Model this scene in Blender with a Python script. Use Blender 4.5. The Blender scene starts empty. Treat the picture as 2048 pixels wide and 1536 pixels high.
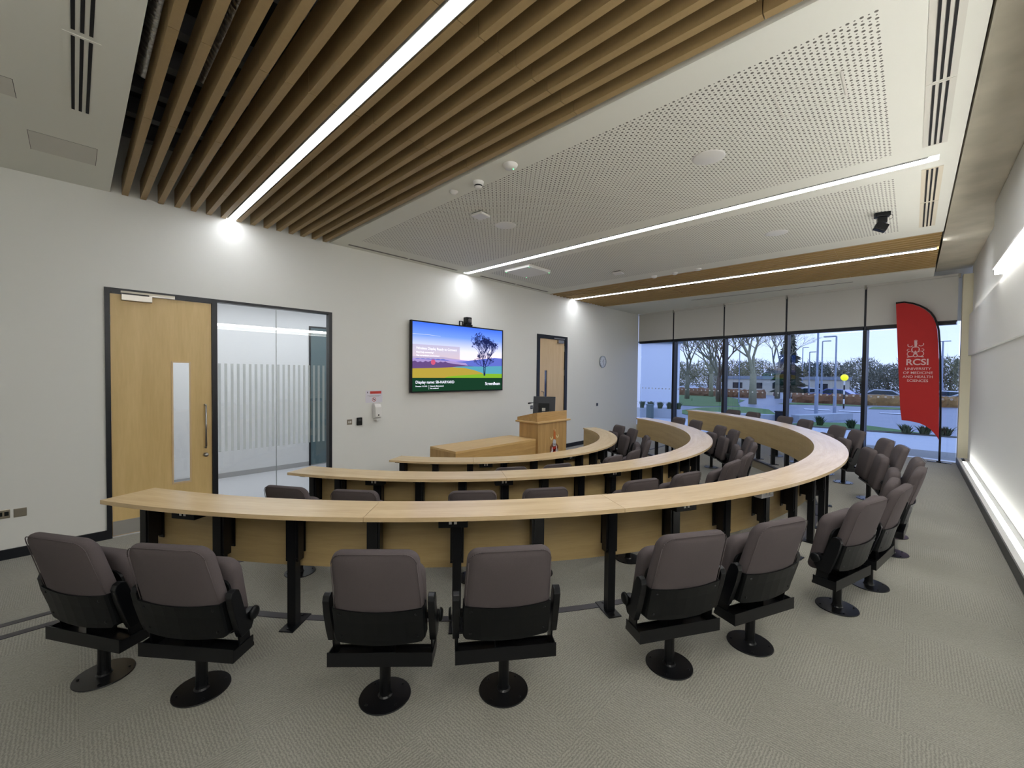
import bpy, bmesh, math, random
from math import sin, cos, pi, radians, sqrt
from mathutils import Vector, Matrix, Euler
random.seed(7)
C = bpy.context.scene.collection
SC = bpy.context.scene

# ------------------------------------------------------------------ materials
MATS = {}
def new_mat(name):
    m = bpy.data.materials.new(name); m.use_nodes = True
    nt = m.node_tree; b = nt.nodes['Principled BSDF']
    return m, nt, b
def mat(name, col, rough=.6, metal=0., spec=.5, noise=0., nscale=20., bump=0., bscale=200., emit=None, estr=0., coat=0.):
    if name in MATS: return MATS[name]
    m, nt, b = new_mat(name)
    b.inputs['Base Color'].default_value = (*col, 1); b.inputs['Roughness'].default_value = rough
    b.inputs['Metallic'].default_value = metal; b.inputs['Specular IOR Level'].default_value = spec
    b.inputs['Coat Weight'].default_value = coat
    if noise or bump:
        tc = nt.nodes.new('ShaderNodeTexCoord')
    if noise:
        n = nt.nodes.new('ShaderNodeTexNoise'); n.inputs['Scale'].default_value = nscale; n.inputs['Detail'].default_value = 4
        r = nt.nodes.new('ShaderNodeMapRange'); r.inputs['To Min'].default_value = 1-noise; r.inputs['To Max'].default_value = 1+noise
        mx = nt.nodes.new('ShaderNodeMix'); mx.data_type = 'RGBA'; mx.blend_type = 'MULTIPLY'; mx.inputs[0].default_value = 1
        nt.links.new(tc.outputs['Object'], n.inputs['Vector']); nt.links.new(n.outputs[0], r.inputs[0])
        mx.inputs[6].default_value = (*col, 1); nt.links.new(r.outputs[0], mx.inputs[7]); nt.links.new(mx.outputs[2], b.inputs['Base Color'])
    if bump:
        n = nt.nodes.new('ShaderNodeTexNoise'); n.inputs['Scale'].default_value = bscale
        bp = nt.nodes.new('ShaderNodeBump'); bp.inputs['Strength'].default_value = bump; bp.inputs['Distance'].default_value = .002
        nt.links.new(tc.outputs['Object'], n.inputs['Vector']); nt.links.new(n.outputs[0], bp.inputs['Height']); nt.links.new(bp.outputs[0], b.inputs['Normal'])
    if emit:
        b.inputs['Emission Color'].default_value = (*emit, 1); b.inputs['Emission Strength'].default_value = estr
    MATS[name] = m; return m
def wood(name, c1, c2, scale, uv=False, rough=.38, dist=3.0):
    # scale: per-axis scale of the grain (small = along the grain)
    m, nt, b = new_mat(name)
    tc = nt.nodes.new('ShaderNodeTexCoord'); mp = nt.nodes.new('ShaderNodeMapping'); mp.inputs['Scale'].default_value = scale
    nt.links.new(tc.outputs['UV' if uv else 'Object'], mp.inputs[0])
    n = nt.nodes.new('ShaderNodeTexNoise'); n.inputs['Scale'].default_value = 1; n.inputs['Detail'].default_value = 6; n.inputs['Distortion'].default_value = dist*.25
    nt.links.new(mp.outputs[0], n.inputs['Vector'])
    n2 = nt.nodes.new('ShaderNodeTexNoise'); n2.inputs['Scale'].default_value = 7; n2.inputs['Detail'].default_value = 3
    nt.links.new(mp.outputs[0], n2.inputs['Vector'])
    mx = nt.nodes.new('ShaderNodeMix'); mx.data_type = 'FLOAT'; mx.inputs[0].default_value = .35
    nt.links.new(n.outputs[0], mx.inputs[2]); nt.links.new(n2.outputs[0], mx.inputs[3])
    cr = nt.nodes.new('ShaderNodeValToRGB'); cr.color_ramp.elements[0].position = .32; cr.color_ramp.elements[1].position = .68
    cr.color_ramp.elements[0].color = (*c1, 1); cr.color_ramp.elements[1].color = (*c2, 1)
    nt.links.new(mx.outputs[0], cr.inputs[0]); nt.links.new(cr.outputs[0], b.inputs['Base Color'])
    b.inputs['Roughness'].default_value = rough
    MATS[name] = m; return m
def emis(name, col, s):
    m = bpy.data.materials.new(name); m.use_nodes = True; nt = m.node_tree; nt.nodes.clear()
    o = nt.nodes.new('ShaderNodeOutputMaterial'); e = nt.nodes.new('ShaderNodeEmission')
    e.inputs[0].default_value = (*col, 1); e.inputs[1].default_value = s; nt.links.new(e.outputs[0], o.inputs[0])
    MATS[name] = m; return m
def glass(name, tint=(.93, .96, .97), ior=1.5, boost=1.0):
    m = bpy.data.materials.new(name); m.use_nodes = True; nt = m.node_tree; nt.nodes.clear()
    o = nt.nodes.new('ShaderNodeOutputMaterial'); t = nt.nodes.new('ShaderNodeBsdfTransparent'); g = nt.nodes.new('ShaderNodeBsdfGlossy')
    t.inputs[0].default_value = (*tint, 1); g.inputs['Roughness'].default_value = 0.0
    f = nt.nodes.new('ShaderNodeFresnel'); f.inputs[0].default_value = ior
    mu = nt.nodes.new('ShaderNodeMath'); mu.operation = 'MULTIPLY'; mu.inputs[1].default_value = boost; mu.use_clamp = True
    mx = nt.nodes.new('ShaderNodeMixShader')
    nt.links.new(f.outputs[0], mu.inputs[0]); nt.links.new(mu.outputs[0], mx.inputs[0]); nt.links.new(t.outputs[0], mx.inputs[1]); nt.links.new(g.outputs[0], mx.inputs[2]); nt.links.new(mx.outputs[0], o.inputs[0])
    MATS[name] = m; return m

def carpet(name, base):
    m, nt, b = new_mat(name)
    N = nt.nodes.new; L = nt.links.new
    tc = N('ShaderNodeTexCoord'); mp = N('ShaderNodeMapping'); mp.inputs['Rotation'].default_value = (0, 0, radians(0)); L(tc.outputs['Object'], mp.inputs[0])
    ck = N('ShaderNodeTexChecker'); ck.inputs['Scale'].default_value = 2.0; L(mp.outputs[0], ck.inputs[0])
    def wave(rot):
        r = N('ShaderNodeMapping'); r.inputs['Rotation'].default_value = (0, 0, radians(rot)); L(mp.outputs[0], r.inputs[0])
        w = N('ShaderNodeTexWave'); w.wave_type = 'BANDS'; w.bands_direction = 'X'; w.inputs['Scale'].default_value = 24
        w.inputs['Distortion'].default_value = 5; w.inputs['Detail'].default_value = 3; w.inputs['Detail Scale'].default_value = 3.0; L(r.outputs[0], w.inputs[0]); return w
    w1 = wave(0); w2 = wave(90)
    mx = N('ShaderNodeMix'); mx.data_type = 'FLOAT'; L(ck.outputs[1], mx.inputs[0]); L(w1.outputs[1], mx.inputs[2]); L(w2.outputs[1], mx.inputs[3])
    n = N('ShaderNodeTexNoise'); n.inputs['Scale'].default_value = 160; n.inputs['Detail'].default_value = 3; L(mp.outputs[0], n.inputs[0])
    n3 = N('ShaderNodeTexNoise'); n3.inputs['Scale'].default_value = 1.2; n3.inputs['Detail'].default_value = 3; L(mp.outputs[0], n3.inputs[0])
    a = N('ShaderNodeMath'); a.operation = 'MULTIPLY'; a.inputs[1].default_value = .30; L(mx.outputs[0], a.inputs[0])
    c = N('ShaderNodeMath'); c.operation = 'MULTIPLY_ADD'; c.inputs[1].default_value = .75; L(n.outputs[0], c.inputs[0]); L(a.outputs[0], c.inputs[2])
    d = N('ShaderNodeMath'); d.operation = 'MULTIPLY_ADD'; d.inputs[1].default_value = .25; L(n3.outputs[0], d.inputs[0]); L(c.outputs[0], d.inputs[2])
    cr = N('ShaderNodeValToRGB'); cr.color_ramp.elements[0].position = .3; cr.color_ramp.elements[1].position = 1.0
    cr.color_ramp.elements[0].color = (*[x*.55 for x in base], 1); cr.color_ramp.elements[1].color = (*[x*1.45 for x in base], 1)
    L(d.outputs[0], cr.inputs[0]); L(cr.outputs[0], b.inputs['Base Color']); b.inputs['Roughness'].default_value = .95; b.inputs['Specular IOR Level'].default_value = .15
    b.inputs['Sheen Weight'].default_value = .3
    bp = N('ShaderNodeBump'); bp.inputs['Strength'].default_value = .35; bp.inputs['Distance'].default_value = .004; L(c.outputs[0], bp.inputs['Height']); L(bp.outputs[0], b.inputs['Normal'])
    MATS[name] = m; return m

def perforated(name, base, hole):
    # white acoustic board with alternating large and small round holes
    m, nt, b = new_mat(name); N = nt.nodes.new; L = nt.links.new
    tc = N('ShaderNodeTexCoord')
    def dots(off, rad, pitch):
        mp = N('ShaderNodeMapping'); mp.inputs['Location'].default_value = (off[0], off[1], 0); mp.inputs['Scale'].default_value = (1/pitch, 1/pitch, 0); L(tc.outputs['Object'], mp.inputs[0])
        fr = N('ShaderNodeVectorMath'); fr.operation = 'FRACTION'; L(mp.outputs[0], fr.inputs[0])
        sb = N('ShaderNodeVectorMath'); sb.operation = 'SUBTRACT'; sb.inputs[1].default_value = (.5, .5, 0); L(fr.outputs[0], sb.inputs[0])
        ml = N('ShaderNodeVectorMath'); ml.operation = 'MULTIPLY'; ml.inputs[1].default_value = (1, 1, 0); L(sb.outputs[0], ml.inputs[0])
        ln = N('ShaderNodeVectorMath'); ln.operation = 'LENGTH'; L(ml.outputs[0], ln.inputs[0])
        lt = N('ShaderNodeMath'); lt.operation = 'LESS_THAN'; lt.inputs[1].default_value = rad/pitch; L(ln.outputs['Value'], lt.inputs[0]); return lt
    p = .06
    ds = [dots((0, 0), .0092, p), dots((.5, .5), .0092, p), dots((.5, 0), .0048, p), dots((0, .5), .0048, p)]
    mxm = ds[0]
    for q in ds[1:]:
        nx = N('ShaderNodeMath'); nx.operation = 'MAXIMUM'; L(mxm.outputs[0], nx.inputs[0]); L(q.outputs[0], nx.inputs[1]); mxm = nx
    mc = N('ShaderNodeMix'); mc.data_type = 'RGBA'; mc.inputs[6].default_value = (*base, 1); mc.inputs[7].default_value = (*hole, 1); L(mxm.outputs[0], mc.inputs[0]); L(mc.outputs[2], b.inputs['Base Color'])
    b.inputs['Roughness'].default_value = .8
    MATS[name] = m; return m

def nd_emit_gradient(name, stops, zmin, zmax, s):
    m = bpy.data.materials.new(name); m.use_nodes = True; nt = m.node_tree; nt.nodes.clear(); N = nt.nodes.new; L = nt.links.new
    o = N('ShaderNodeOutputMaterial'); e = N('ShaderNodeEmission'); tc = N('ShaderNodeTexCoord'); sp = N('ShaderNodeSeparateXYZ'); mr = N('ShaderNodeMapRange')
    mr.inputs['From Min'].default_value = zmin; mr.inputs['From Max'].default_value = zmax
    cr = N('ShaderNodeValToRGB'); els = cr.color_ramp.elements
    while len(els) < len(stops): els.new(.5)
    for el, (p, c) in zip(els, stops): el.position = p; el.color = (*c, 1)
    L(tc.outputs['Object'], sp.inputs[0]); L(sp.outputs['Z'], mr.inputs[0]); L(mr.outputs[0], cr.inputs[0]); L(cr.outputs[0], e.inputs[0]); L(e.outputs[0], o.inputs[0]); e.inputs[1].default_value = s
    MATS[name] = m; return m

WALL = (.71, .71, .675)
M_wall = mat('white_paint', WALL, .85, spec=.25, bump=.08, bscale=300)
M_ceil = mat('ceiling_paint', (.73, .73, .665), .85, spec=.25)
M_perf = perforated('perforated_board', (.73, .73, .665), (.13, .12, .105))
M_trim = mat('black_trim', (.0065, .008, .012), .38, spec=.4)
M_black = mat('black_steel', (.0030, .0034, .0045), .32, spec=.35, bump=.03, bscale=500)
M_plate = mat('black_plastic', (.0035, .0042, .0048), .42, spec=.25)
M_fab = mat('mauve_fabric', (.082, .069, .070), .95, spec=.15, noise=.12, nscale=260, bump=.35, bscale=700)
M_carpet = carpet('ribbed_carpet', (.215, .208, .176))
M_nose = mat('nosing_grey', (.035, .033, .040), .5)
M_riser = mat('riser_beige', (.26, .22, .155), .9)
M_conc = mat('raw_concrete', (.44, .405, .32), .8, noise=.38, nscale=2.2, bump=.3, bscale=60)
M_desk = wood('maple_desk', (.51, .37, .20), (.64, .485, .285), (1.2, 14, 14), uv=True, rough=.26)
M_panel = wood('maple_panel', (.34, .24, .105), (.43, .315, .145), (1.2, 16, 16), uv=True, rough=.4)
M_door = wood('maple_door', (.56, .39, .155), (.67, .48, .215), (7, 7, .7), rough=.4)
M_door2 = wood('maple_door_pale', (.56, .40, .22), (.64, .48, .29), (7, 7, .7), rough=.4)
M_oakv = wood('oak_vertical', (.33, .19, .065), (.50, .315, .12), (16, 16, .9), rough=.45)
M_oakh = wood('oak_horizontal', (.36, .215, .075), (.52, .33, .125), (1.0, 12, 16), rough=.4)
M_oaktop = wood('oak_top', (.50, .32, .13), (.62, .43, .19), (1.0, 14, 14), rough=.35)
M_slat = mat('slat_wood', (.30, .205, .092), .6, noise=.08, nscale=40)
M_steel = mat('brushed_steel', (.42, .40, .36), .32, metal=1., bump=.05, bscale=900)
M_kick = mat('kick_plate_steel', (.50, .49, .47), .42, metal=.9)
M_white = mat('white_plastic', (.72, .71, .68), .35)
M_glass = glass('clear_glass', (.93, .95, .95), 1.5, 1.5)
M_glassd = glass('window_glass', (.84, .89, .96), 1.5, 1.25)
M_light = emis('strip_diffuser', (.93, .95, 1.0), 29)
M_light1 = emis('strip_diffuser_dimmer', (.93, .95, 1.0), 20)
M_led = emis('led_strip', (1.0, .98, .94), 34)
M_grn = emis('green_led', (.1, 1, .3), 4)

# ------------------------------------------------------------------ helpers
def link(name, bm, m, parent=None, smooth=False, kind=None):
    me = bpy.data.meshes.new(name); bmesh.ops.recalc_face_normals(bm, faces=bm.faces[:]); bm.to_mesh(me); bm.free()
    for x in (m if isinstance(m, (list, tuple)) else [m]): me.materials.append(x)
    if smooth:
        for p in me.polygons: p.use_smooth = True
    o = bpy.data.objects.new(name, me); C.objects.link(o)
    if parent: o.parent = parent
    if kind: o['kind'] = kind
    return o
def tag(o, label, cat, group=None):
    o['label'] = label; o['category'] = cat
    if group: o['group'] = group
    return o
def thing(name, label, cat, loc=(0, 0, 0), rz=0, group=None):
    o = bpy.data.objects.new(name, None); C.objects.link(o); o.location = loc; o.rotation_euler = (0, 0, rz); o.empty_display_size = .1
    return tag(o, label, cat, group)
def box(bm, a, b, M=None, mi=0):
    vs = [bm.verts.new((x, y, z)) for x in (a[0], b[0]) for y in (a[1], b[1]) for z in (a[2], b[2])]
    if M is not None:
        for v in vs: v.co = M @ v.co
    fs = []
    for f in ((0, 1, 3, 2), (4, 6, 7, 5), (0, 4, 5, 1), (2, 3, 7, 6), (0, 2, 6, 4), (1, 5, 7, 3)):
        fc = bm.faces.new([vs[i] for i in f]); fc.material_index = mi; fs.append(fc)
    return vs
def Bx(*bs):
    bm = bmesh.new()
    for a, b in bs: box(bm, a, b)
    return bm
def bevel(bm, w, seg=2):
    bmesh.ops.bevel(bm, geom=bm.edges[:], offset=w, segments=seg, affect='EDGES', profile=.6); return bm
def prism(bm, pts, z0, z1, M=None):
    # pts: list of (x,y) outline, extruded along z
    lo = [bm.verts.new((p[0], p[1], z0)) for p in pts]; hi = [bm.verts.new((p[0], p[1], z1)) for p in pts]
    n = len(pts); bm.faces.new(lo[::-1]); bm.faces.new(hi)
    for i in range(n): bm.faces.new((lo[i], lo[(i+1) % n], hi[(i+1) % n], hi[i]))
    if M is not None:
        for v in lo+hi: v.co = M @ v.co
    return bm
YZX = Matrix(((0, 0, 1, 0), (1, 0, 0, 0), (0, 1, 0, 0), (0, 0, 0, 1)))   # (a,b,h)->(x=h,y=a,z=b)
XZY = Matrix(((1, 0, 0, 0), (0, 0, 1, 0), (0, 1, 0, 0), (0, 0, 0, 1)))   # (a,b,h)->(x=a,y=h,z=b)
def tube(bm, p0, p1, r0, r1=None, n=12, cap=True):
    r1 = r0 if r1 is None else r1
    p0 = Vector(p0); p1 = Vector(p1); d = (p1-p0).normalized(); u = d.orthogonal().normalized(); w = d.cross(u)
    a = [bm.verts.new(p0+(u*cos(2*pi*i/n)+w*sin(2*pi*i/n))*r0) for i in range(n)]; b = [bm.verts.new(p1+(u*cos(2*pi*i/n)+w*sin(2*pi*i/n))*r1) for i in range(n)]
    for i in range(n): bm.faces.new((a[i], a[(i+1) % n], b[(i+1) % n], b[i]))
    if cap: bm.faces.new(a[::-1]); bm.faces.new(b)
    return bm
def polytube(bm, pts, r, n=8):
    for a, b in zip(pts, pts[1:]): tube(bm, a, b, r, n=n)
    return bm
def lathe(bm, prof, n=24, M=None):
    rings = []
    for (r, z) in prof:
        if r < 1e-5: rings.append([bm.verts.new((0, 0, z))])
        else: rings.append([bm.verts.new((r*cos(2*pi*i/n), r*sin(2*pi*i/n), z)) for i in range(n)])
    for a, b in zip(rings, rings[1:]):
        for i in range(n):
            j = (i+1) % n
            if len(a) == 1 and len(b) == 1: continue
            if len(a) == 1: bm.faces.new((a[0], b[i], b[j]))
            elif len(b) == 1: bm.faces.new((a[i], a[j], b[0]))
            else: bm.faces.new((a[i], a[j], b[j], b[i]))
    if M is not None:
        for rg in rings:
            for v in rg: v.co = M @ v.co
    return bm
def rrect(hx, hz, rt, rb=None, n=6, cx=0, cz=0):
    rb = rt if rb is None else rb; P = []
    for (sx, sz, r, a0) in ((1, 1, rt, 0), (-1, 1, rt, 90), (-1, -1, rb, 180), (1, -1, rb, 270)):
        for i in range(n+1):
            a = radians(a0+90*i/n); P.append((cx+sx*(hx-r)+r*cos(a), cz+sz*(hz-r)+r*sin(a)))
    return P
def pillow(bm, out, T, bend, rings=5, p=2.6, flat=.0):
    # soft cushion from an outline in (x,z); thickness T along y; bend(x,y,z)->Vector
    cx = sum(q[0] for q in out)/len(out); cz = sum(q[1] for q in out)/len(out); n = len(out)
    def ring(s, side):
        t = T*(1-abs(s)**12)**(1/2.2)
        sc = s
        return [bm.verts.new(bend(cx+(x-cx)*sc, side*t/2, cz+(z-cz)*sc)) for x, z in out]
    S = [1.0, .99, .97, .93, .8, .45]
    edge = ring(1.0, 0)
    for side in (-1, 1):
        prev = edge
        for s in S[1:]:
            cur = ring(s, side)
            for i in range(n):
                j = (i+1) % n
                bm.faces.new((prev[i], prev[j], cur[j], cur[i]) if side > 0 else (prev[j], prev[i], cur[i], cur[j]))
            prev = cur
        c = bm.verts.new(bend(cx, side*T/2, cz))
        for i in range(n):
            j = (i+1) % n; bm.faces.new((prev[i], prev[j], c) if side > 0 else (prev[j], prev[i], c))
    return bm
def text_mesh(name, s, size, loc, rot, m, parent=None, align='LEFT', bold=0, ext=.0005):
    cu = bpy.data.curves.new(name, 'FONT'); cu.body = s; cu.size = size; cu.align_x = align; cu.extrude = ext; cu.offset = bold
    tmp = bpy.data.objects.new('tmp_text', cu); C.objects.link(tmp)
    dg = bpy.context.evaluated_depsgraph_get(); dg.update(); me = bpy.data.meshes.new_from_object(tmp.evaluated_get(dg)); bpy.data.objects.remove(tmp)
    me.materials.clear(); me.materials.append(m); me.name = name
    o = bpy.data.objects.new(name, me); C.objects.link(o); o.location = loc; o.rotation_euler = rot
    if parent: o.parent = parent
    return o
def dup(root, name=None):
    r = root.copy(); C.objects.link(r)
    for ch in [c for c in root.children]:
        c = ch.copy(); C.objects.link(c); c.parent = r
        for g in [g for g in ch.children]:
            d = g.copy(); C.objects.link(d); d.parent = c
    return r
ORD = ['first', 'second', 'third', 'fourth', 'fifth', 'sixth', 'seventh', 'eighth', 'ninth', 'tenth', 'eleventh', 'twelfth', 'thirteenth', 'fourteenth', 'fifteenth', 'sixteenth', 'seventeenth', 'eighteenth']

# ------------------------------------------------------------------ geometry of the room
CX, CY, R3, DR, DW = 5.2175, 6.1398, 5.3862, 1.4559, .3065
ST = .1513; HD = .74
YW, ZC = 6.339, 3.483
XB = -2.2; YR = -.75
WA = Vector((12.40, 6.339, 0)); WB = Vector((11.215, -.75, 0))
def win_x(y): return WB.x+(WA.x-WB.x)*(y-WB.y)/(WA.y-WB.y)
def P(a, r, z=0): return Vector((CX+r*cos(radians(a)), CY+r*sin(radians(a)), z))

# floors: three levels of the horseshoe
RN = 5.402; RN2 = RN-DR; Y1, Y2 = 3.78, 4.34
a3 = math.degrees(math.asin((Y1-CY)/RN)); a2 = math.degrees(math.asin((Y2-CY)/RN2))
def arcpts(R, a, n=96):
    return [(CX+R*cos(radians(t)), CY+R*sin(radians(t))) for t in [180-a+i*((360+a)-(180-a))/n for i in range(n+1)]]
A3 = arcpts(RN, a3); A2 = arcpts(RN2, a2)
def floor_poly(name, pts, z):
    bm = bmesh.new(); f = bm.faces.new([bm.verts.new((x, y, z)) for x, y in pts]); bmesh.ops.triangulate(bm, faces=[f])
    o = link(name, bm, M_carpet, kind='structure')
    for p in o.data.polygons:
        if p.normal.z < 0: p.flip()
    return o
XE = 12.7
floor_poly('floor', [(XB, Y1)]+A3+[(XE, Y1), (XE, YR-.1), (XB, YR-.1)], 0)
floor_poly('floor', [(XB, Y2)]+A2+[(XE, Y2), (XE, Y1)]+A3[::-1]+[(XB, Y1)], -ST)
floor_poly('floor', [(XB, Y2)]+A2+[(XE, Y2), (XE, YW), (XB, YW)], -2*ST)
k = 0
for (A, Yk, zt) in ((A3, Y1, 0.), (A2, Y2, -ST)):
    path = [(XB, Yk)]+A+[(XE-.3, Yk)]
    k += 1
    bm = bmesh.new()
    for i in range(len(path)-1):
        (x0, y0), (x1, y1) = path[i], path[i+1]; bm.faces.new([bm.verts.new(c) for c in ((x0, y0, zt-ST), (x1, y1, zt-ST), (x1, y1, zt-.001), (x0, y0, zt-.001))])
    link('trim_%d' % k, bm, M_riser, kind='structure')
    k += 1
    # nosing: dark strip wrapping the step edge
    off = []
    n = len(path)
    for i, (x, y) in enumerate(path):
        if 1 <= i <= n-2:
            v = Vector((x-CX, y-CY)).normalized()
            if i in (1, n-2): v = Vector((v.x*.4, -1)).normalized()
        else: v = Vector((0, -1))
        off.append(v)
    bm = bmesh.new(); W = .048; prof = [(-.006, -.022), (-.006, .004), (W, .004), (W, -.001)]
    rows = [[bm.verts.new((x+v.x*o, y+v.y*o, zt+dz)) for o, dz in prof] for (x, y), v in zip(path, off)]
    for a, b in zip(rows, rows[1:]):
        for j in range(3): bm.faces.new((a[j], a[j+1], b[j+1], b[j]))
    link('trim_%d' % k, bm, M_nose, kind='structure')

# walls
ZT = 4.3
def wall_quadset(name, boxes, m=M_wall): return link(name, Bx(*boxes), m, kind='structure')
DX0, DX1, DZT = .232, 2.688, 2.452     # glazed door screen opening
EX0, EX1, EZT = 7.461, 8.640, 2.503    # second door opening
zb = -2*ST-.02
wall_quadset('wall_front', [((XB, YW, zb), (DX0, YW+.2, ZT)), ((DX0, YW, DZT), (DX1, YW+.2, ZT)), ((DX1, YW, zb), (EX0, YW+.2, ZT)), ((EX0, YW, EZT), (EX1, YW+.2, ZT)), ((EX1, YW, zb), (12.44, YW+.2, ZT))])
wall_quadset('wall_back', [((XB-.2, YR-.3, zb), (XB, YW+.2, ZT))])
wall_quadset('wall_right', [((XB, YR-.25, -.05), (11.215, YR, ZT)),            # main plane
                            ((XB, YR-.02, 1.965), (11.215, -.712, 2.69)),         # projecting middle band
                            ((XB, YR-.02, 2.86), (7.45, -.655, 3.62))])          # bulkhead over the wall light
bmc = Bx(((XB, -.705, 2.80), (7.45, -.665, 2.858)))
wl = thing('wall_light', 'long white linear light tucked under the bulkhead of the right wall', 'light')
link('housing', Bx(((XB, YR, 2.835), (7.47, -.655, 2.862))), M_white, wl); link('diffuser', Bx(((XB, -.735, 2.775), (7.46, -.672, 2.834))), M_led, wl)
cv = thing('cove_light', 'strip light glowing upward behind the projecting middle band of the right wall', 'light')
link('diffuser', Bx(((2.0, -.7485, 2.6905), (10.6, -.722, 2.698))), emis('cove_led', (1.0, .99, .95), 9), cv)
# low trunking with light slot along the right wall
link('baseboard_right', Bx(((XB, YR, 0), (11.2, -.619, .105))), M_trim, kind='structure')
tk = link('trim_5', Bx(((XB, YR, .1052), (11.15, -.66-.048, .13)), ((XB, -.664, .1052), (11.15, -.621, .13))), mat('trunking_grey', (.50, .50, .49), .6), kind='structure')
ll = thing('floor_light', 'glowing white strip light running along the foot of the right wall', 'light')
link('diffuser', Bx(((XB, -.707, .108), (10.55, -.6645, .128))), emis('floor_led', (1.0, .99, .95), 20), ll)
link('end_cap', Bx(((10.552, -.707, .108), (10.60, -.6645, .129))), M_white, ll)
# cream column beside the window and panels above
link('trim_6', Bx(((10.98, YR, .13), (11.205, -.625, 3.42))), mat('cream_paint', (.60, .56, .42), .7), kind='structure')
# concrete beam between ceiling and right wall
link('trim_7', Bx(((XB, YR, 3.60), (11.6, -.30, 4.1))), M_conc, kind='structure')
link('trim_9', Bx(((XB, -.30, 3.601), (11.6, -.285, 4.0))), M_conc, kind='structure')
# baseboards of the TV wall
def bbx(n, x0, x1): link(n, Bx(((x0, YW-.018, -2*ST), (x1, YW, -2*ST+.098))), M_trim, kind='structure')
bbx('baseboard_front', XB, DX0); bbx('baseboard_front', DX1, EX0); bbx('baseboard_front', EX1, 12.38)
link('baseboard_back', Bx(((XB, YR, 0), (XB+.02, Y1, .1)), ((XB, Y1, -ST), (XB+.02, Y2, -ST+.1)), ((XB, Y2, -2*ST), (XB+.02, YW, -2*ST+.1))), M_trim, kind='structure')

# ceilings
YE = -.255
M_void = mat('void_black', (.008, .008, .010), .9)
link('ceiling', Bx(((XB, YE, ZC), (.285, YW, ZC+.16))), M_ceil, kind='structure')
LX2 = 5.235      # light slot 2 centre
def ceil_box(bs, m): return link('ceiling', Bx(*bs), m, kind='structure')
ceil_box([((2.655, YE, ZC), (2.93, YW, ZC+.16)), ((2.93, YE, ZC), (LX2-.075, .16, ZC+.16)), ((2.93, 5.88, ZC), (LX2-.075, YW, ZC+.16)), ((4.92, .16, ZC), (LX2-.075, 5.88, ZC+.16)),
          ((LX2+.065, YE, ZC), (5.51, YW, ZC+.16)), ((5.51, YE, ZC), (7.90, .16, ZC+.16)), ((5.51, 5.88, ZC), (7.90, YW, ZC+.16)), ((7.52, .16, ZC), (7.90, 5.88, ZC+.16)),
          ((LX2-.075, YE, ZC), (LX2+.065, -.13, ZC+.16)), ((LX2-.075, 6.27, ZC), (LX2+.065, YW, ZC+.16))], M_ceil)
ceil_box([((2.93, .16, ZC), (4.92, 5.88, ZC+.02))], M_perf)
ceil_box([((5.51, .16, ZC), (7.52, 5.88, ZC+.02))], M_perf)
ceil_box([((10.42, YE, ZC), (12.30, YW, ZC+.16))], M_ceil)
ceil_box([((XB-.2, YR-.3, ZT), (12.7, YW+.2, ZT+.05))], M_void)
# plenum services above the baffles
link('trim_10', Bx(*[((.29, y, 3.95), (2.65, y+.10, 4.1)) for y in (.4, 1.25, 2.1, 2.95, 3.8, 4.3, 4.8, 5.3, 5.8)]), mat('plenum_steel', (.10, .10, .105), .6), kind='structure')
for nm, x, r, y0, y1, lab in (('duct', .40, .085, 2.2, 4.3, 'crumpled silver foil duct above the baffles beside the left white ceiling'), ('duct', .74, .05, 1.0, 4.1, 'thin silver foil duct above the gap between second and third baffles')):
    bm = bmesh.new(); n = 60
    for i in range(n):
        a = y0+(y1-y0)*i/n; b = y0+(y1-y0)*(i+1)/n; rr = r*(1 if i % 2 else .92); tube(bm, (x, a, 3.86), (x, b, 3.86), rr, r*(.92 if i % 2 else 1), n=14)
    tag(link(nm, bm, mat('foil', (.95, .93, .90), .3, metal=1., bump=.8, bscale=60), smooth=True), lab, 'duct')
# wooden baffles
JY = [-.25, .62, 1.84, 3.06, 4.28, 5.50, 6.335]
slat_x = [.38+.152*i for i in range(7)]+[1.462+.1555*i for i in range(8)]
bm = bmesh.new()
for a, b in zip(JY, JY[1:]): box(bm, (0, a+.003, ZC-.001), (.052, b-.003, ZC+.20))
b0 = link('ceiling_baffle', bm, M_slat)
bafs = [b0]
for i, x in enumerate(slat_x):
    o = b0 if i == 0 else b0.copy()
    if i: C.objects.link(o)
    o.location = (x, 0, 0)
    side = ('left of the first ceiling light, %s from the left white ceiling' % ORD[i]) if i < 7 else ('right of the first ceiling light, %s along from the light' % ORD[i-7])
    tag(o, 'deep wooden ceiling baffle '+side, 'baffle', 'wooden ceiling baffles around the first light')
bm = bmesh.new()
JY2 = [-.25, .9, 2.4, 3.9, 5.4, 6.335]
for a, b in zip(JY2, JY2[1:]): box(bm, (0, a+.003, ZC-.001), (.040, b-.003, ZC+.14))
b1 = link('ceiling_baffle', bm, mat('slat_wood_light', (.40, .27, .105), .6, noise=.06, nscale=40))
xs2 = [7.905+.1335*i for i in range(7)]+[8.925+.1365*i for i in range(11)]
for i, x in enumerate(xs2):
    o = b1 if i == 0 else b1.copy()
    if i: C.objects.link(o)
    o.location = (x, 0, 0)
    side = ('before the third ceiling light, %s from the perforated ceiling' % ORD[i]) if i < 7 else ('beyond the third ceiling light, %s toward the windows' % ORD[i-7])
    tag(o, 'shallow wooden ceiling baffle '+side, 'baffle', 'wooden ceiling baffles around the third light')
link('ceiling', Bx(((7.90, YE, ZC+.145), (10.42, YW, ZC+.16))), M_void, kind='structure')
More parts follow.
